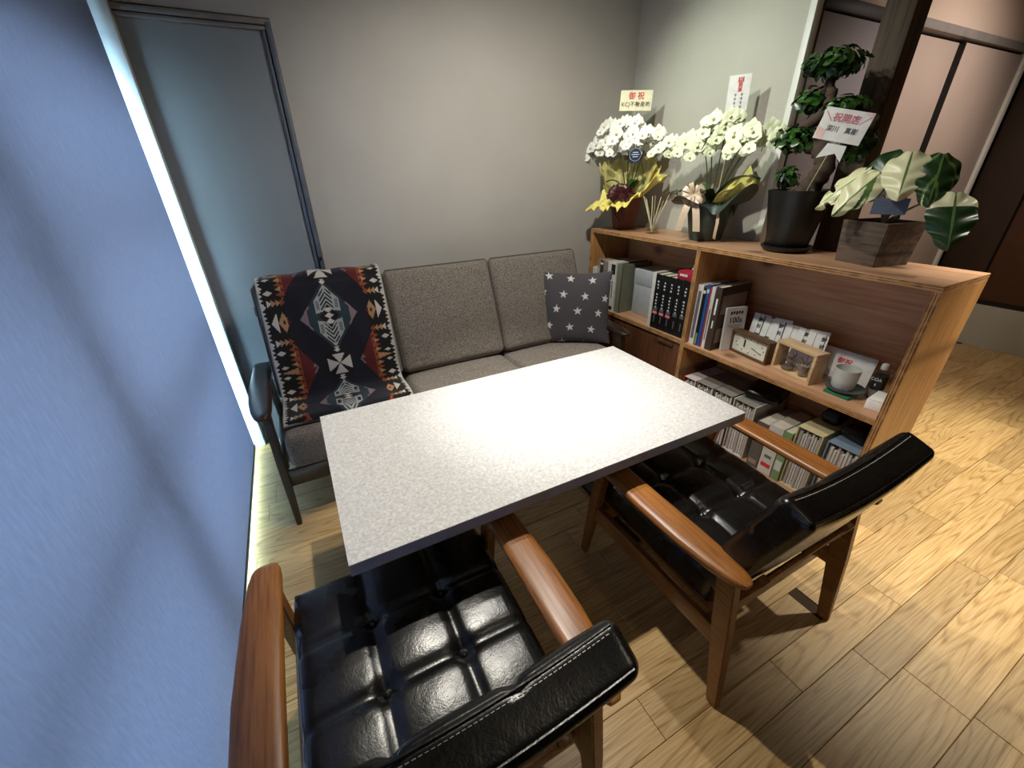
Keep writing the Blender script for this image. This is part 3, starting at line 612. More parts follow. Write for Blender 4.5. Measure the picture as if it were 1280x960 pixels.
def make_blanket():
    root = thing('throw_blanket', 'dark woven throw with white and orange geometric pattern draped on the sofa', 'blanket', (SX - 0.618, SY, 0))
    # side profile (y, z) in sofa space, from behind the back top over the front to the seat and its fold
    front = [(-0.022 + q * 0.375 - 0.004, 0.4916 + q * 0.927) for q in (0.50, 0.40, 0.25, 0.12)]
    key = [(0.352, 0.86), (0.352, 0.95), (0.325, 0.995), (0.275, 1.014), (0.215, 1.012), (0.186, 0.985)] + front + [(0.0, 0.535), (-0.03, 0.489), (-0.09, 0.481), (-0.17, 0.486), (-0.245, 0.490), (-0.262, 0.484), (-0.268, 0.474)]
    P = [Vector((0, a, b)) for a, b in key]
    dense = []
    for i in range(len(P) - 1):
        p0, p1, p2, p3 = P[max(i - 1, 0)], P[i], P[i + 1], P[min(i + 2, len(P) - 1)]
        for k in range(12):
            u = k / 12; dense.append(0.5 * ((2 * p1) + (p2 - p0) * u + (2 * p0 - 5 * p1 + 4 * p2 - p3) * u * u + (3 * p1 - p0 - 3 * p2 + p3) * u ** 3))
    dense.append(P[-1]); acc = [0.0]
    for a, b in zip(dense, dense[1:]): acc.append(acc[-1] + (b - a).length)
    L = acc[-1]; HW = 0.288; NU, NV = 190, 300
    ys = np.interp(np.linspace(0, L, NV + 1), acc, [d.y for d in dense]); zs = np.interp(np.linspace(0, L, NV + 1), acc, [d.z for d in dense])
    dy = np.gradient(ys); dz = np.gradient(zs); ln = np.hypot(dy, dz); ny, nz = dz / ln * -1, dy / ln
    ny, nz = (ny, nz) if True else (-ny, -nz)
    vs = []; top_off = 0.14   # where the design starts on the visible top edge
    for j in range(NV + 1):
        for i in range(NU + 1):
            s = -1 + 2 * i / NU; v = j / NV
            wv = 0.0035 * math.sin(5 * s + 9 * v) + 0.003 * math.sin(11 * s - 17 * v)
            edge = 0.004 * (1 - s ** 8)
            sk = (0.012 - 0.02 * v)
            vs.append((HW * s + sk, ys[j] - ny[j] * (wv + edge) * 1.0, zs[j] - nz[j] * (wv + edge)))
    fs = [(j * (NU + 1) + i, j * (NU + 1) + i + 1, (j + 1) * (NU + 1) + i + 1, (j + 1) * (NU + 1) + i) for j in range(NV) for i in range(NU)]
    mb = MB(); mb.add(vs, fs); o = mb.build('cloth', 'blanket_wool', root, 180)
    me = o.data; S_, T_ = np.meshgrid((np.arange(NU) + 0.5) / NU * 2 - 1, (np.arange(NV) + 0.5) / NV * L / HW)
    T_ = T_ - 0.262 / HW
    colr = blanket_colour(S_, T_).reshape(-1, 3)
    at = me.color_attributes.new('Col', 'FLOAT_COLOR', 'CORNER'); arr = np.ones((len(fs) * 4, 4)); arr[:, :3] = np.repeat(colr, 4, axis=0)
    at.data.foreach_set('color', arr.ravel())
    so = o.modifiers.new('thickness', 'SOLIDIFY'); so.thickness = 0.006; so.offset = 0.0
    # folded lower layers showing under the front hem
    for k, (off, m) in enumerate(((0.0, 'magazine_grey'), (-0.010, 'slate_wool'))):
        MB().sheet(lambda u, v: (HW * (1.0 + 0.004 * k) * (2 * u - 1) - 0.01, -0.272 - 0.004 * k + v * 0.28 + 0.002 * math.sin(u * 20), 0.4735 + off * 0.75 + 0.001 * math.sin(u * 13 + v * 7)), 40, 10, 0.007).build('folded_layer', m, root)
plain('slate_wool', '#1c2029', 0.95)
make_blanket()

# ------------------------------------------------------------------ star cushion
def make_star_cushion():
    n = Vector((-0.5, -0.8, 0.30)).normalized(); r = Vector((0, 0, 1)).cross(n).normalized(); u = n.cross(r)
    root = thing('throw_pillow', 'charcoal throw pillow printed with white stars on the sofa', 'pillow', (1.505, 2.075, 0.475))
    HW = 0.225; N = 150
    def pt(a, b, side):
        e = max(0, (1 - a ** 2)) ** 0.55 * max(0, (1 - b ** 2)) ** 0.55
        pinch = 1 - 0.075 * (1 - b * b) * abs(a) - 0.0; pinch2 = 1 - 0.075 * (1 - a * a) * abs(b)
        th = 0.068 * e + 0.0022 + 0.003 * math.sin(7 * a + 3 * b) * e
        p = r * (a * HW * pinch) + u * (b * HW * pinch2) + n * (side * th); return p + Vector((0, 0, 0.197))
    vs = []; 
    for side in (1, -1):
        vs += [pt(-1 + 2 * i / N, -1 + 2 * j / N, side) for j in range(N + 1) for i in range(N + 1)]
    q = N + 1; K = q * q; fs = []
    for j in range(N):
        for i in range(N): a = j * q + i; fs.append((a, a + 1, a + q + 1, a + q))
    for j in range(N):
        for i in range(N): a = K + j * q + i; fs.append((a, a + q, a + q + 1, a + 1))
    for i in range(N):
        fs.append((i, K + i, K + i + 1, i + 1)); a = N * q + i; fs.append((a, a + 1, K + a + 1, K + a))
        a = i * q; fs.append((a, a + q, K + a + q, K + a)); a = i * q + N; fs.append((a, K + a, K + a + q, a + q))
    mb = MB(); mb.add(vs, fs); o = mb.build('cover', 'star_print', root, 180)
    A, B = np.meshgrid(-1 + 2 * (np.arange(N) + 0.5) / N, -1 + 2 * (np.arange(N) + 0.5) / N)
    mask = np.zeros(A.shape, bool)
    for row in range(-1, 7):
        for c in range(-1, 5):
            cx = -1.06 + 0.62 * c + 0.30 * ((-row) % 3) * 0.66 + 0.02; cy = -0.95 + 0.47 * row
            cx = -0.95 + 0.60 * c + 0.20 * (row % 3); cy = -0.95 + 0.46 * row - 0.06 * c
            rot = 0.15 * math.sin(row * 5 + c * 3); poly = []
            for k in range(10):
                rad = 0.125 if k % 2 == 0 else 0.05; an = PI / 2 + k * PI / 5 + rot; poly.append((cx + rad * math.cos(an), cy + rad * math.sin(an)))
            mask |= inpoly(A, B, poly)
    dark = np.array(lin('#4b484c')[:3]); wh = np.array(lin('#d6d3d2')[:3])
    front = np.where(mask[..., None], wh, dark).reshape(-1, 3); back = np.where(mask[:, ::-1][..., None], wh, dark).reshape(-1, 3)
    rest = np.tile(dark, (len(fs) - 2 * N * N, 1)); rest[::7] = wh
    colr = np.concatenate([front, back, rest]); at = o.data.color_attributes.new('Col', 'FLOAT_COLOR', 'CORNER')
    arr = np.ones((len(fs) * 4, 4)); arr[:, :3] = np.repeat(colr, 4, axis=0); at.data.foreach_set('color', arr.ravel())
make_star_cushion()

# ------------------------------------------------------------------ bookshelf
BX0, BX1, BY0, BY1, BT = 1.875, 2.225, 0.545, 2.445, 1.085
bk = thing('bookshelf', 'low plywood bookshelf room divider filled with books and files', 'bookshelf', (2.05, 1.495, 0))
def board(name, x0, x1, y0, y1, z0, z1, face, edge, edge_axes):
    mb = MB().rbox(x0 - 2.05, x1 - 2.05, y0 - 1.495, y1 - 1.495, z0, z1, 0.0012, 1, 0); o = mb.build(name, [face, edge], bk, 30)
    for p in o.data.polygons:
        k = max(range(3), key=lambda a: abs(p.normal[a]))
        if k in edge_axes: p.material_index = 1
    return o
board('top_board', BX0, BX1, BY0, BY1, BT - 0.024, BT, 'ply', 'ply_edge_h', (0, 1))
board('side_panel', BX0, BX1, BY0, BY0 + 0.024, 0, BT - 0.024, 'ply_end', 'ply_edge_v', (0,))
board('side_panel', BX0, BX1, BY1 - 0.024, BY1, 0, BT - 0.024, 'ply_end', 'ply_edge_v', (0,))
board('divider', BX0 + 0.002, BX1 - 0.012, 1.518, 1.542, 0.03, BT - 0.024, 'ply_end', 'ply_edge_v', (0,))
board('shelf', BX0 + 0.003, BX1 - 0.012, BY0 + 0.024, 1.518, 0.527, 0.551, 'ply', 'ply_edge_h', (0,))
board('shelf', BX0 + 0.003, BX1 - 0.012, 1.542, BY1 - 0.024, 0.535, 0.559, 'ply', 'ply_edge_h', (0,))
board('bottom_board', BX0 + 0.002, BX1 - 0.012, BY0 + 0.024, BY1 - 0.024, 0.006, 0.030, 'ply', 'ply_edge_h', (0,))
board('back_panel', BX1 - 0.012, BX1, BY0 + 0.024, BY1 - 0.024, 0.0, BT - 0.024, 'ply_red', 'ply_edge_h', ())
dr = MB().rbox(BX0 + 0.012 - 2.05, BX0 + 0.030 - 2.05, 1.546 - 1.495, BY1 - 0.03 - 1.495, 0.034, 0.531, 0.002).build('door', 'cabinet_wood', bk)
MB().rbox(BX0 + 0.002 - 2.05, BX0 + 0.012 - 2.05, 1.60 - 1.495, 1.72 - 1.495, 0.495, 0.511, 0.002).build('handle', 'cabinet_wood', dr)

# ------------------------------------------------------------------ books and files on the shelf
def book(label, y0, y1, h, depth, z0, cover, x0=1.90, pages='page_paper', name='book', marks=(), tilt=0.0, group=None, cat='book'):
    # spine faces the room (-X); marks: (centre height fraction, height fraction, width fraction, material)
    t = thing(name, label, cat, (x0, (y0 + y1) / 2, z0), 0, group); w_ = (y1 - y0) / 2 - 0.0006; b = 0.002
    t.rotation_euler = (tilt, 0, 0)
    MB().rbox(0, 0.003, -w_, w_, 0, h, 0.001, 1).box(0.002, depth, -w_, -w_ + b, 0, h).box(0.002, depth, w_ - b, w_, 0, h).build('cover', cover, t)
    MB().box(0.003, depth - 0.004, -w_ + b, w_ - b, 0.003, h - 0.003).build('pages', pages, t, 0)
    for (c, hh, ww, m) in marks:
        MB().box(-0.0006, 0.0006, -w_ * ww, w_ * ww, h * (c - hh / 2), h * (c + hh / 2)).build('spine_print', m, t, 0)
    return t
ZL, ZR, ZB = 0.5592, 0.5512, 0.0302
ink = lambda m='black_ink': [(0.7, 0.25, 0.28, m), (0.42, 0.12, 0.2, m)]
book('short white paperback at the far left of the upper shelf', 2.372, 2.412, 0.27, 0.20, ZL, 'book_white', 1.888, marks=ink('grey_ink'))
book('light grey file beside the short white paperback', 2.348, 2.371, 0.325, 0.22, ZL, 'box_grey', marks=ink('white_paper'))
book('dark brown book among the pale files by the star pillow', 2.311, 2.347, 0.325, 0.22, ZL, 'book_brown', marks=[(0.93, 0.04, 0.8, 'white_paper'), (0.5, 0.3, 0.2, 'book_taupe')])
book('taupe book to the right of the dark brown book', 2.262, 2.310, 0.325, 0.22, ZL, 'book_taupe', marks=ink('grey_ink'))
book('slim white book between the taupe book and the labelled binder', 2.222, 2.261, 0.325, 0.22, ZL, 'book_white', marks=ink('grey_ink'))
book('white binder with a black title block on its spine', 2.172, 2.221, 0.332, 0.23, ZL, 'book_white', 1.893, marks=[(0.86, 0.2, 0.85, 'black_ink'), (0.45, 0.35, 0.2, 'grey_ink'), (0.06, 0.08, 0.6, 'black_ink')])
t = thing('magazine_file', 'dark magazine file with olive grey side standing beside the silver box', 'file box', (1.905, 2.146, ZL))
MB().rbox(0.0, 0.005, -0.024, 0.024, 0, 0.325, 0.001, 1).rbox(0.0, 0.26, -0.024, -0.020, 0, 0.325, 0.001, 1).rbox(0, 0.26, 0.020, 0.024, 0, 0.325, 0.001, 1).box(0.005, 0.26, -0.02, 0.02, 0, 0.004).build('shell', 'file_side', t)
MB().box(0.006, 0.25, -0.0195, 0.0195, 0.005, 0.318).build('papers', 'file_dark', t, 0)
t = thing('storage_box', 'silver grey storage box with small latch on the upper shelf', 'box', (2.00, 1.975, ZL))
MB().rbox(0.0, 0.20, -0.115, 0.125, 0, 0.245, 0.004).build('body', 'storage_silver', t)
MB().rbox(-0.003, 0.203, -0.118, 0.128, 0.200, 0.30, 0.004).build('lid', 'storage_silver', t)
MB().rbox(-0.010, 0.0, -0.085, -0.065, 0.165, 0.185, 0.002).rbox(-0.012, -0.002, -0.079, -0.071, 0.17, 0.195, 0.002).build('latch', 'steel', t)
book('slim white volume left of the row of black catalogues', 1.812, 1.838, 0.335, 0.24, ZL, 'book_white', 1.895)
for k in range(5):
    y1 = 1.811 - k * 0.0515
    names = ['leftmost', 'second', 'middle', 'fourth', 'rightmost']
    pk = [(0.30, 0.05, 0.7, 'pink_ink')] if k < 3 else []
    b = book('%s of the five thick black catalogues on the upper shelf' % names[k], y1 - 0.0505, y1, 0.33, 0.23, ZL, 'book_black', 1.895, marks=pk + [(0.37, 0.06, 0.55, 'grey_ink')], group='black catalogues')
    for q in range(9):
        if q in (5,): continue
        zz = 0.13 + q * 0.019; MB().box(-0.0007, 0.0005, -0.004, 0.004 + 0.002 * ((q * 7 + k) % 3), zz, zz + 0.010).build('spine_print', 'silver_print', b, 0)
    MB().box(-0.0007, 0.0005, -0.0035, 0.0035, 0.04, 0.085).build('spine_print', 'grey_ink', b, 0)
rb = thing('red_box', 'small crimson box with white lettering lying on the black catalogues', 'box', (1.93, 1.607, ZL + 0.3302))
MB().rbox(-0.03, 0.14, -0.055, 0.055, 0, 0.045, 0.002).build('carton', 'crimson', rb)
for k in range(5): MB().box(-0.0306, -0.0298, 0.030 - k * 0.011, 0.0375 - k * 0.011, 0.018, 0.031).build('print', 'white_paper', rb, 0)
fo = MB().lathe([(0.0, 0.0), (0.022, 0.0), (0.026, 0.010), (0.016, 0.020), (0.019, 0.028), (0.006, 0.036), (0.0, 0.037)], 11, (0, 0, 0), 0, None, lambda a, i: 1 + 0.25 * math.sin(a * 3 + i * 2.1)).build('foil_packet', 'foil', None, 20, (1.97, 1.60, ZL + 0.3302 + 0.0452))
tag(fo, 'crumpled pale foil wrapper on the crimson box', 'wrapper')
# right upper shelf
book('white softcover book at the left end beside the divider', 1.478, 1.514, 0.335, 0.22, ZR, 'book_white', 1.905, marks=[(0.5, 0.8, 0.5, 'grey_ink')])
book('narrow black book next to the white softcover', 1.459, 1.477, 0.325, 0.21, ZR, 'book_black', 1.905, marks=[(0.93, 0.05, 0.8, 'white_paper'), (0.12, 0.2, 0.8, 'book_green')])
book('deep blue book on the right shelf', 1.438, 1.458, 0.345, 0.22, ZR, 'book_blue', 1.905, marks=[(0.9, 0.06, 0.7, 'silver_print')])
book('thin red book beside the deep blue book', 1.427, 1.437, 0.335, 0.21, ZR, 'book_red', 1.905)
book('white book with grey spine right of the thin red book', 1.404, 1.426, 0.34, 0.22, ZR, 'book_white', 1.905, marks=[(0.4, 0.5, 0.3, 'grey_ink')])
b = book('dark photo book whose cover faces the gift envelopes', 1.365, 1.403, 0.345, 0.23, ZR, 'book_brown', 1.905, marks=ink('white_paper'))
MB().box(0.02, 0.21, -0.0196, -0.0186, 0.20, 0.30).box(0.02, 0.14, -0.0198, -0.0186, 0.04, 0.12).build('cover_photo', 'book_taupe', b, 0)
bt = thing('booklet', 'small white booklet with bold black 100 leaning against the books', 'booklet', (1.955, 1.342, ZR)); bt.rotation_euler = (math.radians(-4), 0, math.radians(-14))
MB().rbox(0, 0.125, -0.006, 0.006, 0, 0.235, 0.001, 1).build('cover', 'book_white', bt)
MB().box(0.002, 0.127, -0.005, 0.005, 0.002, 0.233).build('pages', 'page_paper', bt, 0)
lettering('100s', 0.044, 'black_ink', bt, 0.062, 0.165, -0.0064, bold=0.0006)
for k in range(5): MB().box(0.026 + k * 0.016, 0.037 + k * 0.016, -0.0066, -0.006, 0.197 + 0.003 * (k % 2), 0.214).build('cover_print', 'black_ink', bt, 0)
MB().box(0.02, 0.105, -0.0066, -0.006, 0.135, 0.138).box(0.03, 0.095, -0.0066, -0.006, 0.125, 0.127).build('cover_print', 'grey_ink', bt, 0)
# desk clock
ck = thing('desk_clock', 'rectangular dark wooden clock with cream face on the shelf', 'clock', (1.992, 1.215, ZR)); ck.rotation_euler = (0, 0, math.radians(-8))
W, H, D = 0.118, 0.118, 0.055
MB().rbox(0, D, -W, W, 0, 0.012, 0.002).rbox(0, D, -W, W, H - 0.012, H, 0.002).rbox(0, D, -W, -W + 0.012, 0.012, H - 0.012, 0.002).rbox(0, D, W - 0.012, W, 0.012, H - 0.012, 0.002).box(D - 0.008, D, -W + 0.01, W - 0.01, 0.01, H - 0.01).build('case', 'clock_wood', ck)
fc = MB().box(0.012, 0.016, -W + 0.012, W - 0.012, 0.012, H - 0.012).build('face', 'clock_face', ck, 0)
MB().box(0.010, 0.0118, 0.028, 0.036, 0.045, 0.085).build('hand', 'black_ink', fc, 0)
MB().box(0.010, 0.0118, -0.06, 0.0, 0.055, 0.058, 0, Matrix.Rotation(0.25, 4, 'X')).build('hand', 'grey_ink', fc, 0)
for k in range(12):
    a = k * PI / 6; MB().box(0.0105, 0.0118, 0.085 * math.cos(a) - 0.003, 0.085 * math.cos(a) + 0.003, 0.059 + 0.036 * math.sin(a) - 0.003, 0.059 + 0.036 * math.sin(a) + 0.003).build('hour_mark', 'grey_ink', fc, 0)
# gift envelopes leaning on the back panel
ev_l = ['leftmost of the six white gift envelopes leaning on the back panel', 'white gift envelope second from the left in the row', 'white gift envelope third from the left in the row', 'white gift envelope fourth from the left in the row', 'white gift envelope fifth from the left in the row', 'rightmost of the six white gift envelopes with bold characters']
for k in range(6):
    e = thing('gift_envelope', ev_l[k], 'envelope', (2.085 - 0.006 * k, 1.252 - 0.0615 * k, ZR), -PI / 2 - 0.12, 'gift envelopes'); e.rotation_euler = (math.radians(-11), math.radians(2 * math.sin(k * 2.2)), -PI / 2 + math.radians(6))
    MB().rbox(-0.042, 0.042, -0.002, 0.002, 0, 0.205 + 0.008 * math.sin(k * 4), 0.0008, 1).build('paper', 'white_paper', e)
    MB().box(0.012 if k % 2 == 0 else 0.03, 0.017 if k % 2 == 0 else 0.033, -0.0028, -0.0018, 0.01, 0.200).build('stripe', 'burgundy', e, 0)
    MB().box(-0.012, -0.010, -0.0027, -0.0018, 0.01, 0.20).build('fold', 'grey_ink', e, 0)
    lettering('御', 0.022, 'black_ink', e, 0.026 if k % 2 else -0.002, 0.175, -0.0026, bold=0.0004); lettering('祝', 0.022, 'black_ink', e, 0.026 if k % 2 else -0.002, 0.140, -0.0026, bold=0.0004)
    if k in (0, 1): MB().tube([(-0.03 + 0.02 * math.cos(a) + 0.03, -0.005, 0.09 + 0.014 * math.sin(a)) for a in np.linspace(0.4, 5.6, 14)] + [(0.034, -0.005, 0.075)], 0.0022, 6).build('knot', 'black_ink', e)
# shadow-box frame with two glass ornaments
fr = thing('wooden_frame', 'pale wooden open box frame standing beside the clock', 'frame', (1.968, 0.972, ZR)); fr.rotation_euler = (0, 0, math.radians(-11))
W, H, D = 0.105, 0.148, 0.075
MB().rbox(0, D, -W, W, 0, 0.014, 0.001).build('bottom_bar', 'pale_wood', fr); MB().rbox(0, D, -W, W, H - 0.014, H, 0.001).build('top_bar', 'pale_wood', fr)
for s in (-1, 1): MB().rbox(0, D, s * (W - 0.007) - 0.007, s * (W - 0.007) + 0.007, 0.014, H - 0.014, 0.001).build('side_bar', 'pale_wood', fr)
o1 = thing('glass_ornament', 'round glass ornament with dark antlers inside the wooden frame', 'ornament', (2.003, 1.005, ZR + 0.0145))
MB().lathe([(0.0, 0.0), (0.020, 0.0), (0.030, 0.012), (0.034, 0.026), (0.028, 0.042), (0.014, 0.052), (0.012, 0.060)], 18).build('bulb', 'smoky_glass', o1)
for s in (-1, 1):
    MB().tube([(0, s * 0.006, 0.058), (0, s * 0.018, 0.072), (-0.004, s * 0.028, 0.088)], 0.0018, 5).tube([(0, s * 0.018, 0.072), (0, s * 0.008, 0.086)], 0.0015, 5).build('antler', 'book_brown', o1)
MB().lathe([(0, 0.001), (0.017, 0.001), (0.022, 0.014), (0.0, 0.018)], 14).build('pebbles', 'book_taupe', o1)
o2 = thing('glass_tumbler', 'frosted glass tumbler with twig antlers inside the wooden frame', 'ornament', (1.992, 0.925, ZR + 0.0145))
MB().lathe([(0.0, 0.0), (0.020, 0.0), (0.024, 0.06), (0.022, 0.06), (0.018, 0.004), (0.0, 0.004)], 18).build('cup', 'clear_glass', o2)
MB().lathe([(0.0, 0.005), (0.017, 0.005), (0.021, 0.052), (0.0, 0.054)], 16).build('filling', 'book_taupe', o2)
for s in (-1, 1): MB().tube([(0, s * 0.004, 0.05), (0, s * 0.014, 0.075), (0, s * 0.03, 0.084)], 0.0016, 5).build('antler', 'book_brown', o2)
# card, mug, saucer, small goods
cdv = thing('greeting_card', 'white greeting card with red print behind the mug', 'card', (2.135, 0.832, ZR)); cdv.rotation_euler = (math.radians(-8), 0, -PI / 2)
MB().rbox(-0.105, 0.105, -0.0015, 0.0015, 0, 0.135, 0.0006, 1).build('paper', 'white_paper', cdv); lettering('御祝', 0.03, 'red_ink', cdv, -0.01, 0.085, -0.002, bold=0.0006)
gb = MB().rbox(-0.035, 0.045, -0.05, 0.05, 0, 0.013, 0.002).build('green_case', 'emerald', None, 40, (1.985, 0.755, ZR)); tag(gb, 'flat emerald green case under the dark saucer', 'case')
sa = MB().lathe([(0.0, 0.0), (0.045, 0.0), (0.070, 0.008), (0.074, 0.016), (0.068, 0.014), (0.04, 0.007), (0.0, 0.006)], 28).build('saucer', 'saucer_grey', None, 40, (2.015, 0.757, ZR + 0.0134)); tag(sa, 'dark grey saucer holding the white mug', 'saucer')
mg = thing('mug', 'white ceramic mug standing on the dark grey saucer', 'mug', (2.015, 0.768, ZR + 0.0205))
MB().lathe([(0.0, 0.0), (0.036, 0.0), (0.042, 0.008), (0.046, 0.04), (0.048, 0.092), (0.0455, 0.092), (0.043, 0.04), (0.036, 0.012), (0.0, 0.010)], 28).build('body', 'ceramic', mg)
MB().tube([(0.044, 0.008, 0.070), (0.066, 0.01, 0.064), (0.070, 0.01, 0.044), (0.060, 0.01, 0.026), (0.042, 0.008, 0.022)], 0.0052, 8).build('handle', 'ceramic', mg)
bo = thing('spray_bottle', 'small clear bottle with black label beside the mug', 'bottle', (2.075, 0.672, ZR))
MB().lathe([(0.0, 0.0), (0.024, 0.0), (0.025, 0.01), (0.025, 0.115), (0.018, 0.130), (0.012, 0.134), (0.0, 0.134)], 20).build('bottle_body', 'clear_glass', bo)
MB().lathe([(0.0252, 0.046), (0.0256, 0.047), (0.0256, 0.106), (0.0252, 0.107)], 20).build('label_band', 'black_ink', bo); MB().lathe([(0.013, 0.132), (0.013, 0.152), (0.009, 0.157), (0.0, 0.157)], 14).build('cap', 'ceramic', bo)
add_mesh('lettering', text_mesh('COA', 0.018, 'white_paper'), bo, (-0.0262, 0.002, 0.090), (PI / 2, 0, -PI / 2)); add_mesh('lettering', text_mesh('5', 0.015, 'white_paper'), bo, (-0.0262, 0.0, 0.066), (PI / 2, 0, -PI / 2))
b2 = thing('glass_bottle', 'clear corked glass bottle in the corner behind the labelled bottle', 'bottle', (2.15, 0.645, ZR))
MB().lathe([(0.0, 0.0), (0.036, 0.0), (0.038, 0.02), (0.036, 0.085), (0.018, 0.105), (0.014, 0.135), (0.0, 0.135)], 20).build('bottle_body', 'clear_glass', b2); MB().lathe([(0.013, 0.125), (0.015, 0.15), (0.0, 0.15)], 14).build('cork', 'cork', b2)
wb = thing('white_carton', 'small white carton at the right end of the shelf', 'box', (2.0, 0.622, ZR)); wb.rotation_euler = (0, 0, math.radians(6))
MB().rbox(-0.05, 0.06, -0.03, 0.028, 0, 0.040, 0.002).build('carton', 'white_paper', wb); MB().rbox(-0.048, 0.058, -0.028, 0.026, 0.040, 0.047, 0.002).build('lid', 'white_paper', wb)

# lower compartment: magazine files and their magazines
def magfile(label, y0, y1, h, shell, mags, zt=None, x0=1.915, depth=0.26, top=None, cols=('magazine_grey', 'magazine_light', 'box_white', 'magazine_light'), where=''):
    t = thing('magazine_file', label, 'file box', (x0, (y0 + y1) / 2, ZB), 0, 'magazine files'); w_ = (y1 - y0) / 2
    for s in (-1, 1): MB().rbox(0, depth, s * w_ - 0.0025, s * w_ + 0.0025, 0, h, 0.001, 1).build('side', shell, t)
    MB().rbox(0, depth, -w_ + 0.0025, w_ - 0.0025, 0, 0.004, 0.001, 1).build('base', shell, t); MB().rbox(depth - 0.004, depth, -w_ + 0.0025, w_ - 0.0025, 0.004, h, 0.001, 1).build('back', shell, t)
    MB().rbox(0, depth, -w_ + 0.0025, w_ - 0.0025, h - 0.005, h, 0.001, 1).build('top', top or shell, t)
    if mags:
        n = mags; pit = (2 * w_ - 0.008) / n
        for k in range(n):
            th = pit * 0.96; yc = (y0 + y1) / 2 - w_ + 0.004 + pit * (k + 0.5); hh = h - 0.016 - 0.012 * ((k * 5) % 3)
            m = MB().rbox(0, depth - 0.02, -th / 2, th / 2, 0, hh, 0.0008, 1).build('magazine', cols[(k * 7 + int(y0 * 100)) % len(cols)], None, 30, (x0 + 0.004 + 0.004 * ((k * 3) % 4), yc, ZB + 0.0044))
            tag(m, '%s magazine from the left standing inside %s' % (['first', 'second', 'third', 'fourth', 'fifth', 'sixth', 'seventh', 'eighth', 'ninth', 'tenth'][n - 1 - k], where), 'magazine', 'magazines in %s' % where)
magfile('grey magazine file with red rim at the left of the lower shelf', 1.415, 1.500, 0.31, 'crimson', 8, top='magazine_light', where='the red rimmed file')
magfile('grey magazine file next to the red rimmed one', 1.300, 1.405, 0.315, 'box_grey', 9, where='the grey file by the red rimmed one')
magfile('dark rimmed magazine file full of pale magazines', 1.178, 1.288, 0.32, 'magazine_dark', 9, top='box_grey', where='the dark rimmed file')
magfile('white rimmed magazine file before the gap on the lower shelf', 1.045, 1.165, 0.32, 'box_white', 10, top='box_grey', where='the white rimmed file')
book('charcoal hardback right of the white rimmed magazine file', 0.952, 1.012, 0.27, 0.24, ZB, 'magazine_dark', 1.905, marks=[(0.62, 0.06, 0.6, 'grey_ink'), (0.12, 0.1, 0.7, 'book_taupe')])
b = book('pale green and white hardback on the lower shelf', 0.880, 0.950, 0.285, 0.25, ZB, 'box_white', 1.905, marks=[(0.68, 0.26, 0.85, 'lime_print'), (0.18, 0.08, 0.7, 'red_ink'), (0.36, 0.06, 0.5, 'grey_ink')])
b = book('narrow olive green hardback beside the pale green one', 0.838, 0.878, 0.285, 0.24, ZB, 'book_green', 1.905, marks=[(0.3, 0.2, 0.8, 'box_white'), (0.6, 0.1, 0.5, 'white_paper')])
magfile('cream topped magazine file on the lower shelf', 0.725, 0.832, 0.335, 'box_cream', 10, top='box_cream', where='the cream topped file')
magfile('pale blue magazine file at the right end of the lower shelf', 0.578, 0.700, 0.330, 'box_blue', 10, top='box_blue', where='the pale blue file')
for lab, loc, sc, rz in (('black pouch lying on the white rimmed magazine file', (2.08, 1.10, ZB + 0.321), (0.20, 0.17, 0.05), 0.3), ('black pouch on the pale blue magazine file', (2.07, 0.64, ZB + 0.331), (0.17, 0.11, 0.055), -0.2), ('black folded case on the cream topped magazine file', (2.10, 0.78, ZB + 0.336), (0.12, 0.08, 0.06), 0.1)):
    o = add_mesh('pouch', cushion_mesh('pouch', 'black_plastic', sc[0], sc[1], sc[2], 0.02, 0.008, 10), None, loc, (0, 0, rz)); tag(o, lab, 'pouch')

# ------------------------------------------------------------------ plants on top of the shelf
def flower_mesh(name, mat):
    mb = MB(); R_ = 0.040
    def petal(ang, L, W, lift, mi=0):
        c, s_ = math.cos(ang), math.sin(ang)
        def fn(u, v):
            r = v * L; wv = W * math.sin(PI * min(1, 0.12 + 0.88 * v) ** 0.8) ; x = (u - 0.5) * 2 * wv
            z = lift * v + 0.006 * math.sin(PI * v) - 0.25 * abs(x) * 0.4
            return (c * r - s_ * x, s_ * r + c * x, z)
        mb.grid(fn, 4, 4, mi)
    for a, L, W, lf in ((PI / 2, R_, 0.018, 0.0), (PI + 0.22, R_ * 1.05, 0.027, 0.004), (-0.22, R_ * 1.05, 0.027, 0.004), (-PI / 2 + 0.7, R_ * 0.95, 0.017, 0.0), (-PI / 2 - 0.7, R_ * 0.95, 0.017, 0.0)): petal(a, L, W, lf)
    mb.lathe([(0.0, 0.0), (0.006, 0.003), (0.008, 0.010), (0.003, 0.016), (0.0, 0.017)], 8, (0, -0.005, 0.0), 1)
    return mb.mesh(name, [mat, 'orchid_lip'], 60)
FW, FG = flower_mesh('flower', 'orchid_white'), flower_mesh('flower', 'orchid_green')
def bez(p, n=18):
    P = [Vector(q) for q in p]; out = []
    for k in range(n + 1):
        t = k / n; Q = P[:]
        while len(Q) > 1: Q = [a.lerp(b, t) for a, b in zip(Q, Q[1:])]
        out.append(Q[0])
    return out
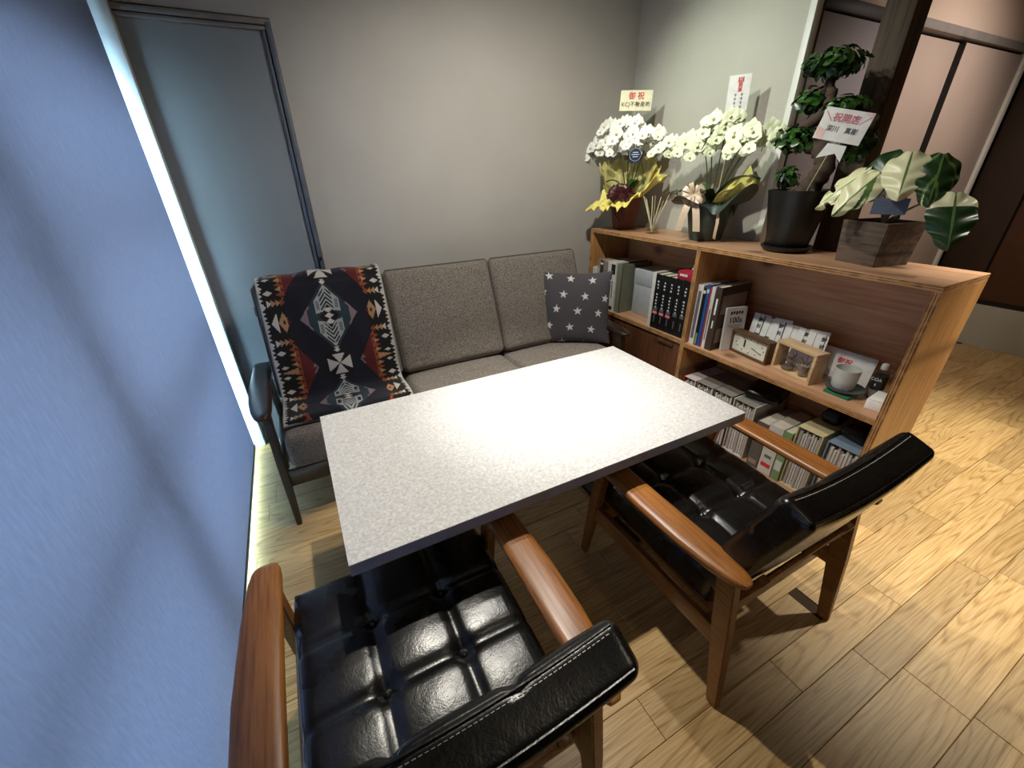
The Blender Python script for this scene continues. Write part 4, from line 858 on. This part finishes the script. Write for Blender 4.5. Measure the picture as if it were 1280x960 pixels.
def orchid_spray(root, path, n, mesh, face, rnd, start=0.45, size=1.0, spread=0.03):
    pts = bez(path); MB().tube(pts, [0.0034 - 0.0014 * k / 18 for k in range(19)], 6).build('stem', 'stem_green', root)
    for k in range(n):
        t = start + (1 - start) * k / max(1, n - 1); i = min(18, t * 18); a = pts[int(i)].lerp(pts[min(18, int(i) + 1)], i - int(i))
        side = -1 if k % 2 else 1
        f = (Vector(face) + Vector((rnd.uniform(-0.25, 0.25), side * 0.35 + rnd.uniform(-0.2, 0.2), rnd.uniform(-0.25, 0.2)))).normalized()
        lat = f.cross(Vector((0, 0, 1))).normalized()
        pos = a + lat * side * spread * rnd.uniform(0.7, 1.2) + f * 0.014 + Vector((0, 0, rnd.uniform(-0.012, 0.012)))
        q = f.to_track_quat('Z', 'Y').to_matrix().to_4x4(); s = size * rnd.uniform(0.85, 1.1) * (1.0 if k < n - 2 else 0.75)
        o = add_mesh('flower', mesh, root); o.matrix_local = Matrix.Translation(pos) @ q @ Matrix.Rotation(rnd.uniform(-0.25, 0.25), 4, 'Z') @ Matrix.Scale(s, 4)
def strap_leaf(root, base, tip, bend, wid, mat='leaf_green'):
    pts = bez([base, bend, tip], 10); d = (Vector(tip) - Vector(base)); d.z = 0; lat = d.cross(Vector((0, 0, 1))).normalized()
    MB().sheet(lambda u, v: tuple(pts[round(v * 10)] + lat * (u - 0.5) * 2 * wid * math.sin(PI * (0.1 + 0.88 * v)) ** 0.7 + Vector((0, 0, abs(u - 0.5) * wid * 0.5))), 4, 10, 0.0016).build('leaf', mat, root)
def gift_card(label, centre, normal, roll, wd, ht, mat, stick_to, name='gift_card'):
    t = thing(name, label, 'card', centre); t.rotation_euler = Euler((0, roll, math.atan2(normal[0], -normal[1])), 'XYZ')
    MB().rbox(-wd / 2, wd / 2, -0.0008, 0.0008, -ht / 2, ht / 2, 0.0004, 1).build('paper', mat, t)
    bpy.context.view_layer.update(); inv = t.matrix_basis.inverted()
    MB().tube([(0.0, 0.0028, ht * 0.2), (0.0, 0.0028, -ht / 2), inv @ Vector(stick_to)], 0.0016, 6).build('stick', 'reed', t)
    return t
TOPZ = BT + 0.0004
# white orchid in brown wrapped pot
rnd = random.Random(3)
p1 = thing('white_orchid', 'white moth orchid in a brown pot wrapped in yellow paper with a burgundy bow', 'potted plant', (2.035, 2.300, TOPZ))
MB().lathe([(0.0, 0.0), (0.068, 0.0), (0.073, 0.01), (0.100, 0.19), (0.104, 0.215), (0.096, 0.215), (0.09, 0.19), (0.0, 0.19)], 36, (0, 0, 0), 0, None, lambda a, i: 1 + 0.035 * math.sin(a * 9 + i) + 0.02 * math.sin(a * 17 + 2 * i)).build('pot', 'terracotta', p1)
MB().lathe([(0.0, 0.192), (0.074, 0.192), (0.03, 0.2), (0.0, 0.202)], 18).build('soil', 'soil', p1)
def crumple(a, v, k): return 0.010 * math.sin(11 * a + 5 * v + k) + 0.008 * math.sin(23 * a - 9 * v + 2 * k) + 0.006 * math.sin(37 * a + 14 * v)
def wrap(u, v):
    a = 2 * PI * u; fx, fy = math.cos(a), math.sin(a); cam_side = -0.66 * fx - 0.75 * fy; right = 0.75 * fx - 0.66 * fy   # towards the viewer / to the viewer's right
    r = 0.100 + v * (0.135 + 0.03 * math.sin(5 * a + 1)) * (0.62 if fx > 0.45 else 1.0) * (0.80 if fy > 0.5 else 1.0)
    lift = 0.17 * max(0, -cam_side) + 0.17 * max(0, right) - 0.035 * max(0, cam_side) - 0.06 * max(0, -right)
    return (r * fx + crumple(a, v, 0) * v * 0.6, r * fy, 0.195 + v * lift + crumple(a, v, 1) * v * 1.3)
MB().sheet(wrap, 120, 12, 0.001).build('wrapping_paper', 'yellow_wrap', p1)
def wrap_back(u, v):
    a = 0.75 + (u - 0.5) * 3.6; fx, fy = math.cos(a), math.sin(a)    # fans out behind the stems
    r = 0.095 + v * 0.085 * (0.7 if fx > 0.45 else 1.0); return (r * fx + crumple(a, v, 2) * v * 0.5, r * fy * 1.15, 0.19 + v * (0.24 - 0.05 * abs(2 * u - 1)) + crumple(a, v, 3) * v)
MB().sheet(wrap_back, 70, 12, 0.001).build('wrapping_paper', 'olive_paper', p1)
def bow(root, c, s, mat, dirn, tails=True):
    c = Vector(c); d = Vector(dirn).normalized(); lat = d.cross(Vector((0, 0, 1))).normalized(); up = lat.cross(d)
    b = MB(); rb_ = random.Random(int(s * 1000))
    for k in range(11):
        an = k * 2 * PI / 11 + rb_.uniform(-0.15, 0.15); ax = lat * math.cos(an) + up * math.sin(an) * 0.75; q = s * rb_.uniform(0.75, 1.15)
        P = bez([c + d * 0.008, c + ax * q * 0.35 + d * q * 0.45, c + ax * q * 1.15 + d * q * 0.42, c + ax * q * 1.0 - d * q * 0.12, c], 12)
        w_ = (d.cross(ax).normalized() + d * rb_.uniform(-0.5, 0.5)).normalized() * s * 0.15
        b.sheet(lambda u, v: tuple(P[round(v * 12)] + w_ * (u - 0.5) * 2 * (0.3 + 0.7 * math.sin(PI * v))), 2, 12, 0.001)
    b.build('bow', mat, root)
    if tails:
        for s2 in (-0.35, 0.3):
            P = bez([c + d * 0.01, c + d * s * 0.5 + lat * s2 * s - up * s * 0.8, c + d * s * 0.35 + lat * s2 * s * 1.6 - up * s * 2.1], 10)
            MB().sheet(lambda u, v: tuple(P[round(v * 10)] + lat * (u - 0.5) * 2 * s * 0.2), 2, 10, 0.001).build('ribbon_tail', mat, root)
bow(p1, (-0.125, -0.085, 0.225), 0.105, 'burgundy', (-0.75, -0.6, 0.3), False)
for k, dx in enumerate((-0.03, 0.02, 0.05)): MB().tube(bez([(-0.12, -0.085, 0.225), (-0.15 - 0.01 * k, -0.10 + dx, 0.12), (-0.085, -0.075 + dx, 0.04 + 0.02 * k)], 10), 0.0035, 6).build('ribbon_tail', 'burgundy', p1)
face = (-0.72, -0.62, 0.22)
for path, n in (([(0.0, 0.01, 0.2), (-0.02, 0.04, 0.42), (-0.05, 0.10, 0.66), (-0.12, 0.235, 0.44)], 11), ([(0.0, 0, 0.2), (0.0, 0.02, 0.52), (0.0, 0.03, 0.70), (-0.10, 0.13, 0.56)], 9), ([(0.0, 0, 0.2), (0.01, 0.0, 0.5), (0.01, -0.02, 0.80), (-0.10, 0.02, 0.46)], 11), ([(0.01, -0.02, 0.2), (0.0, -0.04, 0.45), (0.03, -0.10, 0.72), (-0.08, -0.10, 0.44)], 10), ([(0.01, -0.02, 0.2), (0.03, -0.06, 0.45), (0.02, -0.16, 0.60), (-0.04, -0.20, 0.52)], 7)):
    orchid_spray(p1, path, n + 6, FW, face, rnd, 0.42, 1.05, 0.040)
for tip, bend in (((-0.02, -0.17, 0.27), (0, -0.09, 0.33)), ((0.13, 0.06, 0.28), (0.06, 0.02, 0.33)), ((-0.1, 0.1, 0.28), (-0.05, 0.05, 0.33))): strap_leaf(p1, (0, 0, 0.2), tip, bend, 0.028)
g1 = gift_card('cream congratulation card with red and black characters above the white orchid', (2.03, 2.291, 1.807), (-0.55, -0.83), math.radians(1.5), 0.186, 0.103, 'cream_paper', (2.04, 2.30, 1.29))
lettering('御 祝', 0.040, 'red_ink', g1, 0.0, 0.021, bold=0.0006); lettering('KCJ不動産㈱', 0.028, 'black_ink', g1, 0.0, -0.020, bold=0.0002, spacing=1.12)
tg = thing('round_tag', 'round navy tag with silver writing among the white orchid wrapping', 'tag', (1.90, 2.105, 1.518)); tg.rotation_euler = (0, 0, math.atan2(-0.75, 0.66))
MB().lathe([(0.0, -0.001), (0.036, -0.001), (0.036, 0.001), (0.0, 0.001)], 28, (0, 0, 0), 0, Matrix.Rotation(PI / 2, 4, 'X')).build('disc', 'navy_tag', tg)
MB().tube([(0.0325 * math.cos(a), -0.0018, 0.0325 * math.sin(a)) for a in np.linspace(0, 2 * PI, 29)], 0.0008, 5).build('rim_print', 'silver_print', tg)
for k, wd in enumerate((0.032, 0.044, 0.030)): MB().box(-wd / 2, wd / 2, -0.0016, -0.0009, 0.010 - k * 0.011, 0.0135 - k * 0.011).build('line_print', 'silver_print', tg, 0)
for s in (-1, 1): MB().prism([(s * 0.008, -0.03), (s * 0.03, -0.024), (s * 0.034, -0.044), (s * 0.022, -0.040), (s * 0.014, -0.048)], -0.001, 0.001, 0, Matrix.Rotation(PI / 2, 4, 'X')).build('ribbon_end', 'navy_tag', tg, 0)
MB().tube([(0, 0.002, 0.03), (0.0, 0.004, 0.055), (0.05, 0.12, -0.1)], 0.0014, 5).build('stick', 'black_ink', tg)
# green-white orchid in a dark green wrapped pot
p2 = thing('green_orchid', 'pale green moth orchid in a dark green wrapped pot with a cream bow', 'potted plant', (2.062, 1.660, TOPZ))
MB().lathe([(0.0, 0.0), (0.076, 0.0), (0.084, 0.012), (0.118, 0.175), (0.122, 0.19), (0.112, 0.19), (0.105, 0.17), (0.0, 0.17)], 40, (0, 0, 0), 0, None, lambda a, i: 1 + 0.03 * math.sin(a * 6 + i * 1.3)).build('pot', 'green_wrap', p2)
MB().lathe([(0.0, 0.172), (0.104, 0.172), (0.03, 0.18), (0.0, 0.182)], 18).build('soil', 'soil', p2)
def wrap2(u, v):
    a = 2 * PI * u; r = 0.116 + v * (0.080 + 0.055 * math.cos(4 * a + 0.6)) * (0.45 if math.cos(a) > 0.3 else 1.0); z = 0.185 + v * (0.02 + 0.06 * math.cos(4 * a + 0.6) * (0.4 - math.sin(a)) + 0.012 * math.sin(9 * a)); return (r * math.cos(a) * 0.8 - 0.012, r * math.sin(a) * 1.1, z)
MB().sheet(wrap2, 72, 8, 0.001).build('wrapping_paper', 'green_wrap', p2)
for (a0, a1, h) in ((-2.5, -1.5, 0.10), (1.9, 2.9, 0.03), (-0.9, 0.1, 0.17)):
    MB().sheet(lambda u, v: ((0.085 + v * 0.070) * math.cos(a0 + u * (a1 - a0)), (0.10 + v * 0.12) * math.sin(a0 + u * (a1 - a0)), 0.19 + v * h * (1 - 0.5 * abs(2 * u - 1)) + 0.006 * math.sin(u * 15)), 14, 6, 0.001).build('wrapping_paper', 'yellow_wrap', p2)
bow(p2, (-0.125, 0.01, 0.235), 0.088, 'cream_ribbon', (-0.8, -0.5, 0.2))
face = (-0.80, -0.5, 0.2)
for path, n in (([(0.0, 0.03, 0.18), (0.0, 0.06, 0.42), (0.0, 0.12, 0.62), (-0.10, 0.33, 0.42)], 11), ([(0.0, 0.02, 0.18), (0, 0.03, 0.45), (-0.02, 0.06, 0.60), (-0.10, 0.16, 0.42)], 8), ([(0.0, 0.0, 0.18), (0, 0.0, 0.5), (0.0, -0.06, 0.74), (-0.06, 0.07, 0.44)], 12), ([(0.0, -0.02, 0.18), (0, -0.06, 0.40), (0.0, -0.20, 0.62), (-0.06, -0.14, 0.40)], 9), ([(0.0, -0.03, 0.18), (0, -0.08, 0.36), (0.0, -0.26, 0.66), (-0.05, -0.26, 0.42)], 9)):
    orchid_spray(p2, path, n + 4, FG, face, rnd, 0.46, 1.1, 0.042)
for tip, bend, m in (((0.02, -0.24, 0.30), (0, -0.12, 0.36), 'deep_leaf'), ((-0.12, 0.12, 0.24), (-0.05, 0.06, 0.30), 'leaf_green'), ((-0.16, -0.06, 0.24), (-0.08, -0.03, 0.29), 'deep_leaf'), ((0.06, 0.18, 0.26), (0.02, 0.1, 0.32), 'leaf_green')): strap_leaf(p2, (0, 0, 0.18), tip, bend, 0.032, m)
MB().tube([(-0.06, -0.10, 0.19), (-0.085, -0.13, 0.10), (-0.05, -0.10, 0.02)], 0.010, 6, 0, None, 0.2).build('ribbon_tail', 'cream_ribbon', p2)
g2 = gift_card('tall white congratulation card with red stamp above the green orchid', (2.105, 1.652, 1.762), (-0.8, -0.6), math.radians(-2), 0.096, 0.150, 'white_paper', (2.10, 1.66, 1.26))
MB().box(-0.008, 0.016, -0.0014, -0.0009, 0.044, 0.064).build('red_stamp', 'red_ink', g2, 0); lettering('祝', 0.018, 'white_paper', g2, 0.004, 0.054, -0.0016)
lettering('開', 0.020, 'red_ink', g2, 0.004, 0.032, bold=0.0003); lettering('業', 0.020, 'red_ink', g2, 0.004, 0.013, bold=0.0003)
for col in (0.016, -0.012):
    for k in range(4):
        z = -0.004 - k * 0.017; MB().box(col - 0.006, col + 0.006, -0.0014, -0.0009, z, z + 0.002).box(col - 0.004, col + 0.005, -0.0014, -0.0009, z - 0.005, z - 0.003).box(col - 0.001, col + 0.001, -0.0014, -0.0009, z - 0.009, z + 0.004).build('name_print', 'grey_ink', g2, 0)
# reed diffuser
df = thing('reed_diffuser', 'small glass reed diffuser with pale sticks between the two orchids', 'diffuser', (2.005, 2.005, TOPZ))
MB().rbox(-0.030, 0.030, -0.030, 0.030, 0, 0.062, 0.006).build('bottle', 'clear_glass', df); MB().rbox(-0.026, 0.026, -0.026, 0.026, 0.004, 0.028, 0.004).build('oil', 'amber_liquid', df); MB().lathe([(0.016, 0.060), (0.016, 0.074), (0.0, 0.074)], 16).build('neck', 'clear_glass', df)
for k in range(9):
    a = 2 * PI * k / 9 + 0.2; MB().tube([(0.006 * math.cos(a + 2), 0.006 * math.sin(a + 2), 0.01), (0.06 * math.cos(a), 0.085 * math.sin(a), 0.205 + 0.02 * math.sin(k * 3))], 0.0018, 6).build('reed', 'reed', df)
# bonsai ficus in black pot
fx = thing('ficus_bonsai', 'curly trunk ficus bonsai with glossy leaves in a black pot', 'potted plant', (2.085, 1.215, TOPZ))
MB().lathe([(0.0, 0.0), (0.088, 0.0), (0.106, 0.018), (0.108, 0.026), (0.098, 0.026), (0.09, 0.012), (0.0, 0.012)], 36).build('saucer', 'black_pot', fx)
MB().lathe([(0.0, 0.014), (0.080, 0.014), (0.084, 0.02), (0.126, 0.245), (0.130, 0.262), (0.122, 0.262), (0.116, 0.235), (0.0, 0.235)], 40).build('pot', 'black_pot', fx)
MB().lathe([(0.0, 0.236), (0.117, 0.236), (0.05, 0.245), (0.0, 0.247)], 20).build('soil', 'soil', fx)
tr = [(0.0, -0.01, 0.235), (0.0, -0.05, 0.30), (-0.01, -0.075, 0.36), (0.0, -0.03, 0.42), (0.0, 0.045, 0.45), (0.0, 0.06, 0.50), (0.0, 0.0, 0.545), (0.0, -0.02, 0.60), (0.0, 0.005, 0.66), (0.0, 0.0, 0.72)]
tp = [Vector(q) for q in tr]; cp = []
for i in range(len(tp) - 1):
    a0, a1, a2, a3 = tp[max(i - 1, 0)], tp[i], tp[i + 1], tp[min(i + 2, len(tp) - 1)]
    for k in range(6):
        u = k / 6; cp.append(0.5 * ((2 * a1) + (a2 - a0) * u + (2 * a0 - 5 * a1 + 4 * a2 - a3) * u * u + (3 * a1 - a0 - 3 * a2 + a3) * u ** 3))
MB().tube(cp, [0.046 - 0.034 * k / len(cp) + 0.004 * math.sin(k * 1.9) for k in range(len(cp))], 10).build('trunk', 'bark', fx, 60)
for q in (((0, -0.02, 0.26), (-0.07, 0.05, 0.242)), ((0, -0.03, 0.27), (-0.05, -0.09, 0.242)), ((0, 0, 0.26), (0.05, 0.06, 0.242))): MB().tube([q[0], tuple((Vector(q[0]) + Vector(q[1])) / 2 + Vector((0, 0, 0.008))), q[1]], [0.016, 0.011, 0.005], 7).build('root', 'bark', fx)
def clump(c, rad, n, seed):
    rr_ = random.Random(seed); mb = MB(); c = Vector(c)
    for _ in range(n):
        d = Vector((rr_.gauss(0, 1), rr_.gauss(0, 1), rr_.gauss(0, 1) * 0.8 + 0.15)).normalized(); p = c + Vector((d.x * rad[0], d.y * rad[1], d.z * rad[2])) * rr_.uniform(0.45, 1.0)
        nrm = (d + Vector((rr_.uniform(-0.6, 0.6), rr_.uniform(-0.6, 0.6), 0.55))).normalized(); q = nrm.to_track_quat('Z', 'Y').to_matrix().to_4x4()
        L, W = rr_.uniform(0.016, 0.024), rr_.uniform(0.009, 0.012); T = Matrix.Translation(p) @ q @ Matrix.Rotation(rr_.uniform(0, 6.28), 4, 'Z')
        mb.add([(-L, 0, -0.002), (-L * 0.4, W, 0.002), (L * 0.35, W * 0.95, 0.002), (L, 0, -0.003), (L * 0.35, -W * 0.95, 0.002), (-L * 0.4, -W, 0.002), (-L * 0.3, 0, -0.001), (L * 0.3, 0, -0.001)], [(0, 6, 1), (1, 6, 7, 2), (2, 7, 3), (0, 5, 6), (5, 4, 7, 6), (4, 3, 7)], rr_.choice([0, 0, 1]), T)
    return tag(mb.build('foliage', ['leaf_green', 'deep_leaf'], fx, 60), kind='stuff')
for k, (c, rad, n) in enumerate((((-0.01, 0.0, 0.715), (0.10, 0.115, 0.055), 330), ((0.0, -0.085, 0.56), (0.07, 0.085, 0.045), 190), ((0.0, 0.06, 0.60), (0.06, 0.06, 0.055), 130), ((-0.02, 0.075, 0.46), (0.08, 0.095, 0.06), 230), ((0.0, -0.165, 0.43), (0.07, 0.07, 0.07), 180), ((-0.03, 0.06, 0.31), (0.04, 0.05, 0.05), 70))):
    clump(c, rad, n, 20 + k)
    tgt = Vector(c); near = min(cp, key=lambda q: (q - tgt).length); MB().tube([near, near.lerp(tgt, 0.5) + Vector((0, 0, 0.01)), tgt], [0.010, 0.007, 0.004], 6).build('branch', 'bark', fx)
g3 = gift_card('white card with pink opening greeting in front of the ficus bonsai', (1.975, 1.060, 1.575), (-0.9, -0.42), math.radians(13), 0.160, 0.105, 'white_paper', (2.04, 1.17, 1.33))
lettering('＼祝開店／', 0.030, 'rose_ink', g3, 0.0, 0.022, bold=0.0006); lettering('深川　真樹', 0.021, 'grey_ink', g3, 0.002, -0.014, bold=0.0004)
MB().prism([(-0.075, -0.05), (-0.045, -0.05), (-0.05, -0.02), (-0.078, -0.01)], 0.0009, 0.0012, 0, Matrix.Rotation(PI / 2, 4, 'X')).build('pink_print', 'blush_ink', g3, 0)
MB().prism([(0.05, 0.048), (0.078, 0.05), (0.078, 0.03)], 0.0009, 0.0012, 0, Matrix.Rotation(PI / 2, 4, 'X')).build('pink_print', 'blush_ink', g3, 0)
MB().prism([(-0.035, -0.115), (-0.02, -0.06), (0.045, -0.06), (0.05, -0.115), (0.02, -0.09)], -0.003, -0.0022, 0, Matrix.Rotation(PI / 2, 4, 'X')).build('ribbon', 'white_paper', g3, 0)
# variegated monstera in wooden planter
mo = thing('monstera_plant', 'variegated monstera with cream and green leaves in a square wooden planter', 'potted plant', (2.095, 0.868, TOPZ)); mo.rotation_euler = (0, 0, math.radians(-14))
def plank_side(T, w0, w1, h):
    return MB().add([(-w0, -0.006, 0), (w0, -0.006, 0), (w1, -0.006, h), (-w1, -0.006, h), (-w0, 0.006, 0), (w0, 0.006, 0), (w1, 0.006, h), (-w1, 0.006, h)], [(0, 1, 2, 3), (5, 4, 7, 6), (1, 5, 6, 2), (4, 0, 3, 7), (3, 2, 6, 7), (4, 5, 1, 0)], 0, T)
for k in range(4):
    for (z0, z1) in ((0, 0.079), (0.080, 0.160)):
        a = k * PI / 2; w0 = 0.080 + 0.010 * z0 / 0.16; w1 = 0.080 + 0.010 * z1 / 0.16
        plank_side(Matrix.Rotation(a, 4, 'Z') @ Matrix.Translation((0, -w0 + 0.002, z0)) @ Matrix.Rotation(math.atan2(0.010, 0.16), 4, 'X'), w0, w1, z1 - z0).build('side_board', 'planter_wood', mo, 0)
MB().box(-0.074, 0.074, -0.074, 0.074, 0.004, 0.14).build('soil', 'soil', mo, 0)
def mleaf(base, tip, nrm, wid, cream, seed, droop=0.05, slits=0):
    # base, tip in world coordinates; nrm: the way the upper face looks; cream(u, v) -> share of cream
    B, T = Vector(base), Vector(tip); ax = (T - B); L = ax.length; ax.normalize(); nn = Vector(nrm); nn = (nn - ax * nn.dot(ax)).normalized(); la = ax.cross(nn)
    rr_ = random.Random(seed); N, K = 36, 40
    def prof(v): return wid * (math.sin(PI * min(1, (v * 0.97 + 0.03)) ** 0.72)) ** 0.75
    def cut(v, side):
        if not slits: return 1.0
        ph = (v * slits + 0.3 * side) % 1.0; return 1.0 - (0.62 if 0.30 < v < 0.93 and ph < 0.24 else 0.0)
    def fn(u, v):
        s = (u - 0.5) * 2; lobe = 0.10 * L * (abs(s) ** 1.2) * max(0, 1 - v * 3.0)
        w_ = prof(v) * cut(v, 1 if s > 0 else -1)
        p = B + ax * (v * L - lobe) + la * (s * w_) + nn * (-droop * (v ** 2) * 1.0 - 0.28 * wid * abs(s) ** 1.6 + 0.006 * math.sin(v * 22 + abs(s) * 4) * abs(s))
        return tuple(p)
    inv = None
    mb = MB().sheet(fn, N, K, 0.0012); o = mb.build('leaf', 'variegated_leaf', None, 60); o.parent = mo
    bpy.context.view_layer.update(); o.matrix_parent_inverse = mo.matrix_world.inverted()
    cols = []
    gr, cr_, lg = np.array(lin('#1d3d1b')[:3]), np.array(lin('#e3e0b4')[:3]), np.array(lin('#5d7a40')[:3])
    cnt = len(o.data.polygons); arr = np.ones((cnt, 4, 4)); nq = N * K
    for i in range(cnt):
        q = i // 2 if i < 2 * nq else 0; u, v = (q % N + 0.5) / N, (q // N + 0.5) / K
        h = 0.20 * math.sin(v * 10 - abs(u - 0.5) * 12 + seed * 1.7 + (1.3 if u > 0.5 else 0)) + 0.12 * math.sin(v * 27 - abs(u - 0.5) * 30 + seed * 2.3 + (2.1 if u > 0.5 else 0)) * abs(u - 0.5) * 2
        c = cream(u, v) + h; arr[i, :, :3] = cr_ if c > 0.56 else (lg if c > 0.46 else gr)
        if abs(u - 0.5) < 0.016: arr[i, :, :3] = lg
    at = o.data.color_attributes.new('Col', 'FLOAT_COLOR', 'CORNER')
    loops = np.ones((len(o.data.loops), 4)); k = 0
    for i, p in enumerate(o.data.polygons):
        for _ in range(p.loop_total): loops[k, :3] = arr[i, 0, :3]; k += 1
    at.data.foreach_set('color', loops.ravel()); return o
def petiole(pts, r=0.0042):
    o = MB().tube(bez(pts, 12), [r * (1.15 - 0.4 * k / 12) for k in range(13)], 7).build('petiole', 'leaf_stalk', None); o.parent = mo
    bpy.context.view_layer.update(); o.matrix_parent_inverse = mo.matrix_world.inverted()
plain('leaf_stalk', '#8a8a5c', 0.5)
c0 = (2.09, 0.87, 1.235)
LV = [((2.03, 0.945, 1.425), (1.95, 1.075, 1.300), (-0.7, -0.1, 0.6), 0.052, lambda u, v: 0.80, 1, 0.03, 3),
      ((2.02, 0.905, 1.410), (1.90, 0.965, 1.285), (-0.75, -0.3, 0.5), 0.055, lambda u, v: 0.66 if u < 0.5 else 0.8, 2, 0.03, 0),
      ((2.08, 0.880, 1.480), (1.975, 0.905, 1.330), (-0.8, -0.35, 0.5), 0.072, lambda u, v: 0.18 if u > 0.45 else 0.5, 3, 0.02, 0),
      ((2.07, 0.850, 1.480), (1.965, 0.800, 1.345), (-0.8, -0.3, 0.5), 0.070, lambda u, v: 0.95, 4, 0.02, 0),
      ((2.10, 0.770, 1.470), (1.995, 0.715, 1.325), (-0.75, -0.5, 0.45), 0.064, lambda u, v: 0.30, 5, 0.02, 0),
      ((2.06, 0.680, 1.350), (1.965, 0.605, 1.195), (-0.72, -0.45, 0.55), 0.068, lambda u, v: 0.16 if v > 0.24 else 0.8, 6, 0.02, 0)]
for (b_, t_, n_, w_, cf_, sd, dr_, sl) in LV:
    mleaf(b_, t_, n_, w_, cf_, sd, dr_, sl); mid = tuple((Vector(c0) + Vector(b_)) / 2 + Vector((0.02, 0, 0.035))); petiole([c0, mid, b_])
MB().lathe([(0.0, 0.002), (0.022, 0.002), (0.0225, 0.04), (0.0, 0.042)], 16).build('liquid', 'box_grey', bo)
lb = thing('plant_label', 'grey blue plastic plant label stuck in front of the monstera', 'label', (2.015, 0.835, 1.302)); lb.rotation_euler = (math.radians(-6), 0, math.atan2(-0.9, 0.42))
MB().rbox(-0.052, 0.052, -0.0008, 0.0008, -0.028, 0.028, 0.0004, 1).build('paper', 'blue_label', lb)
MB().tube([(0, 0.002, -0.02), (0, 0.004, -0.07)], 0.0016, 6).build('stick', 'black_ink', lb)
for k, wd in enumerate((0.06, 0.07, 0.05)): MB().box(-wd / 2, wd / 2, -0.0015, -0.0007, 0.012 - k * 0.013, 0.0145 - k * 0.013).build('line_print', 'grey_ink', lb, 0)
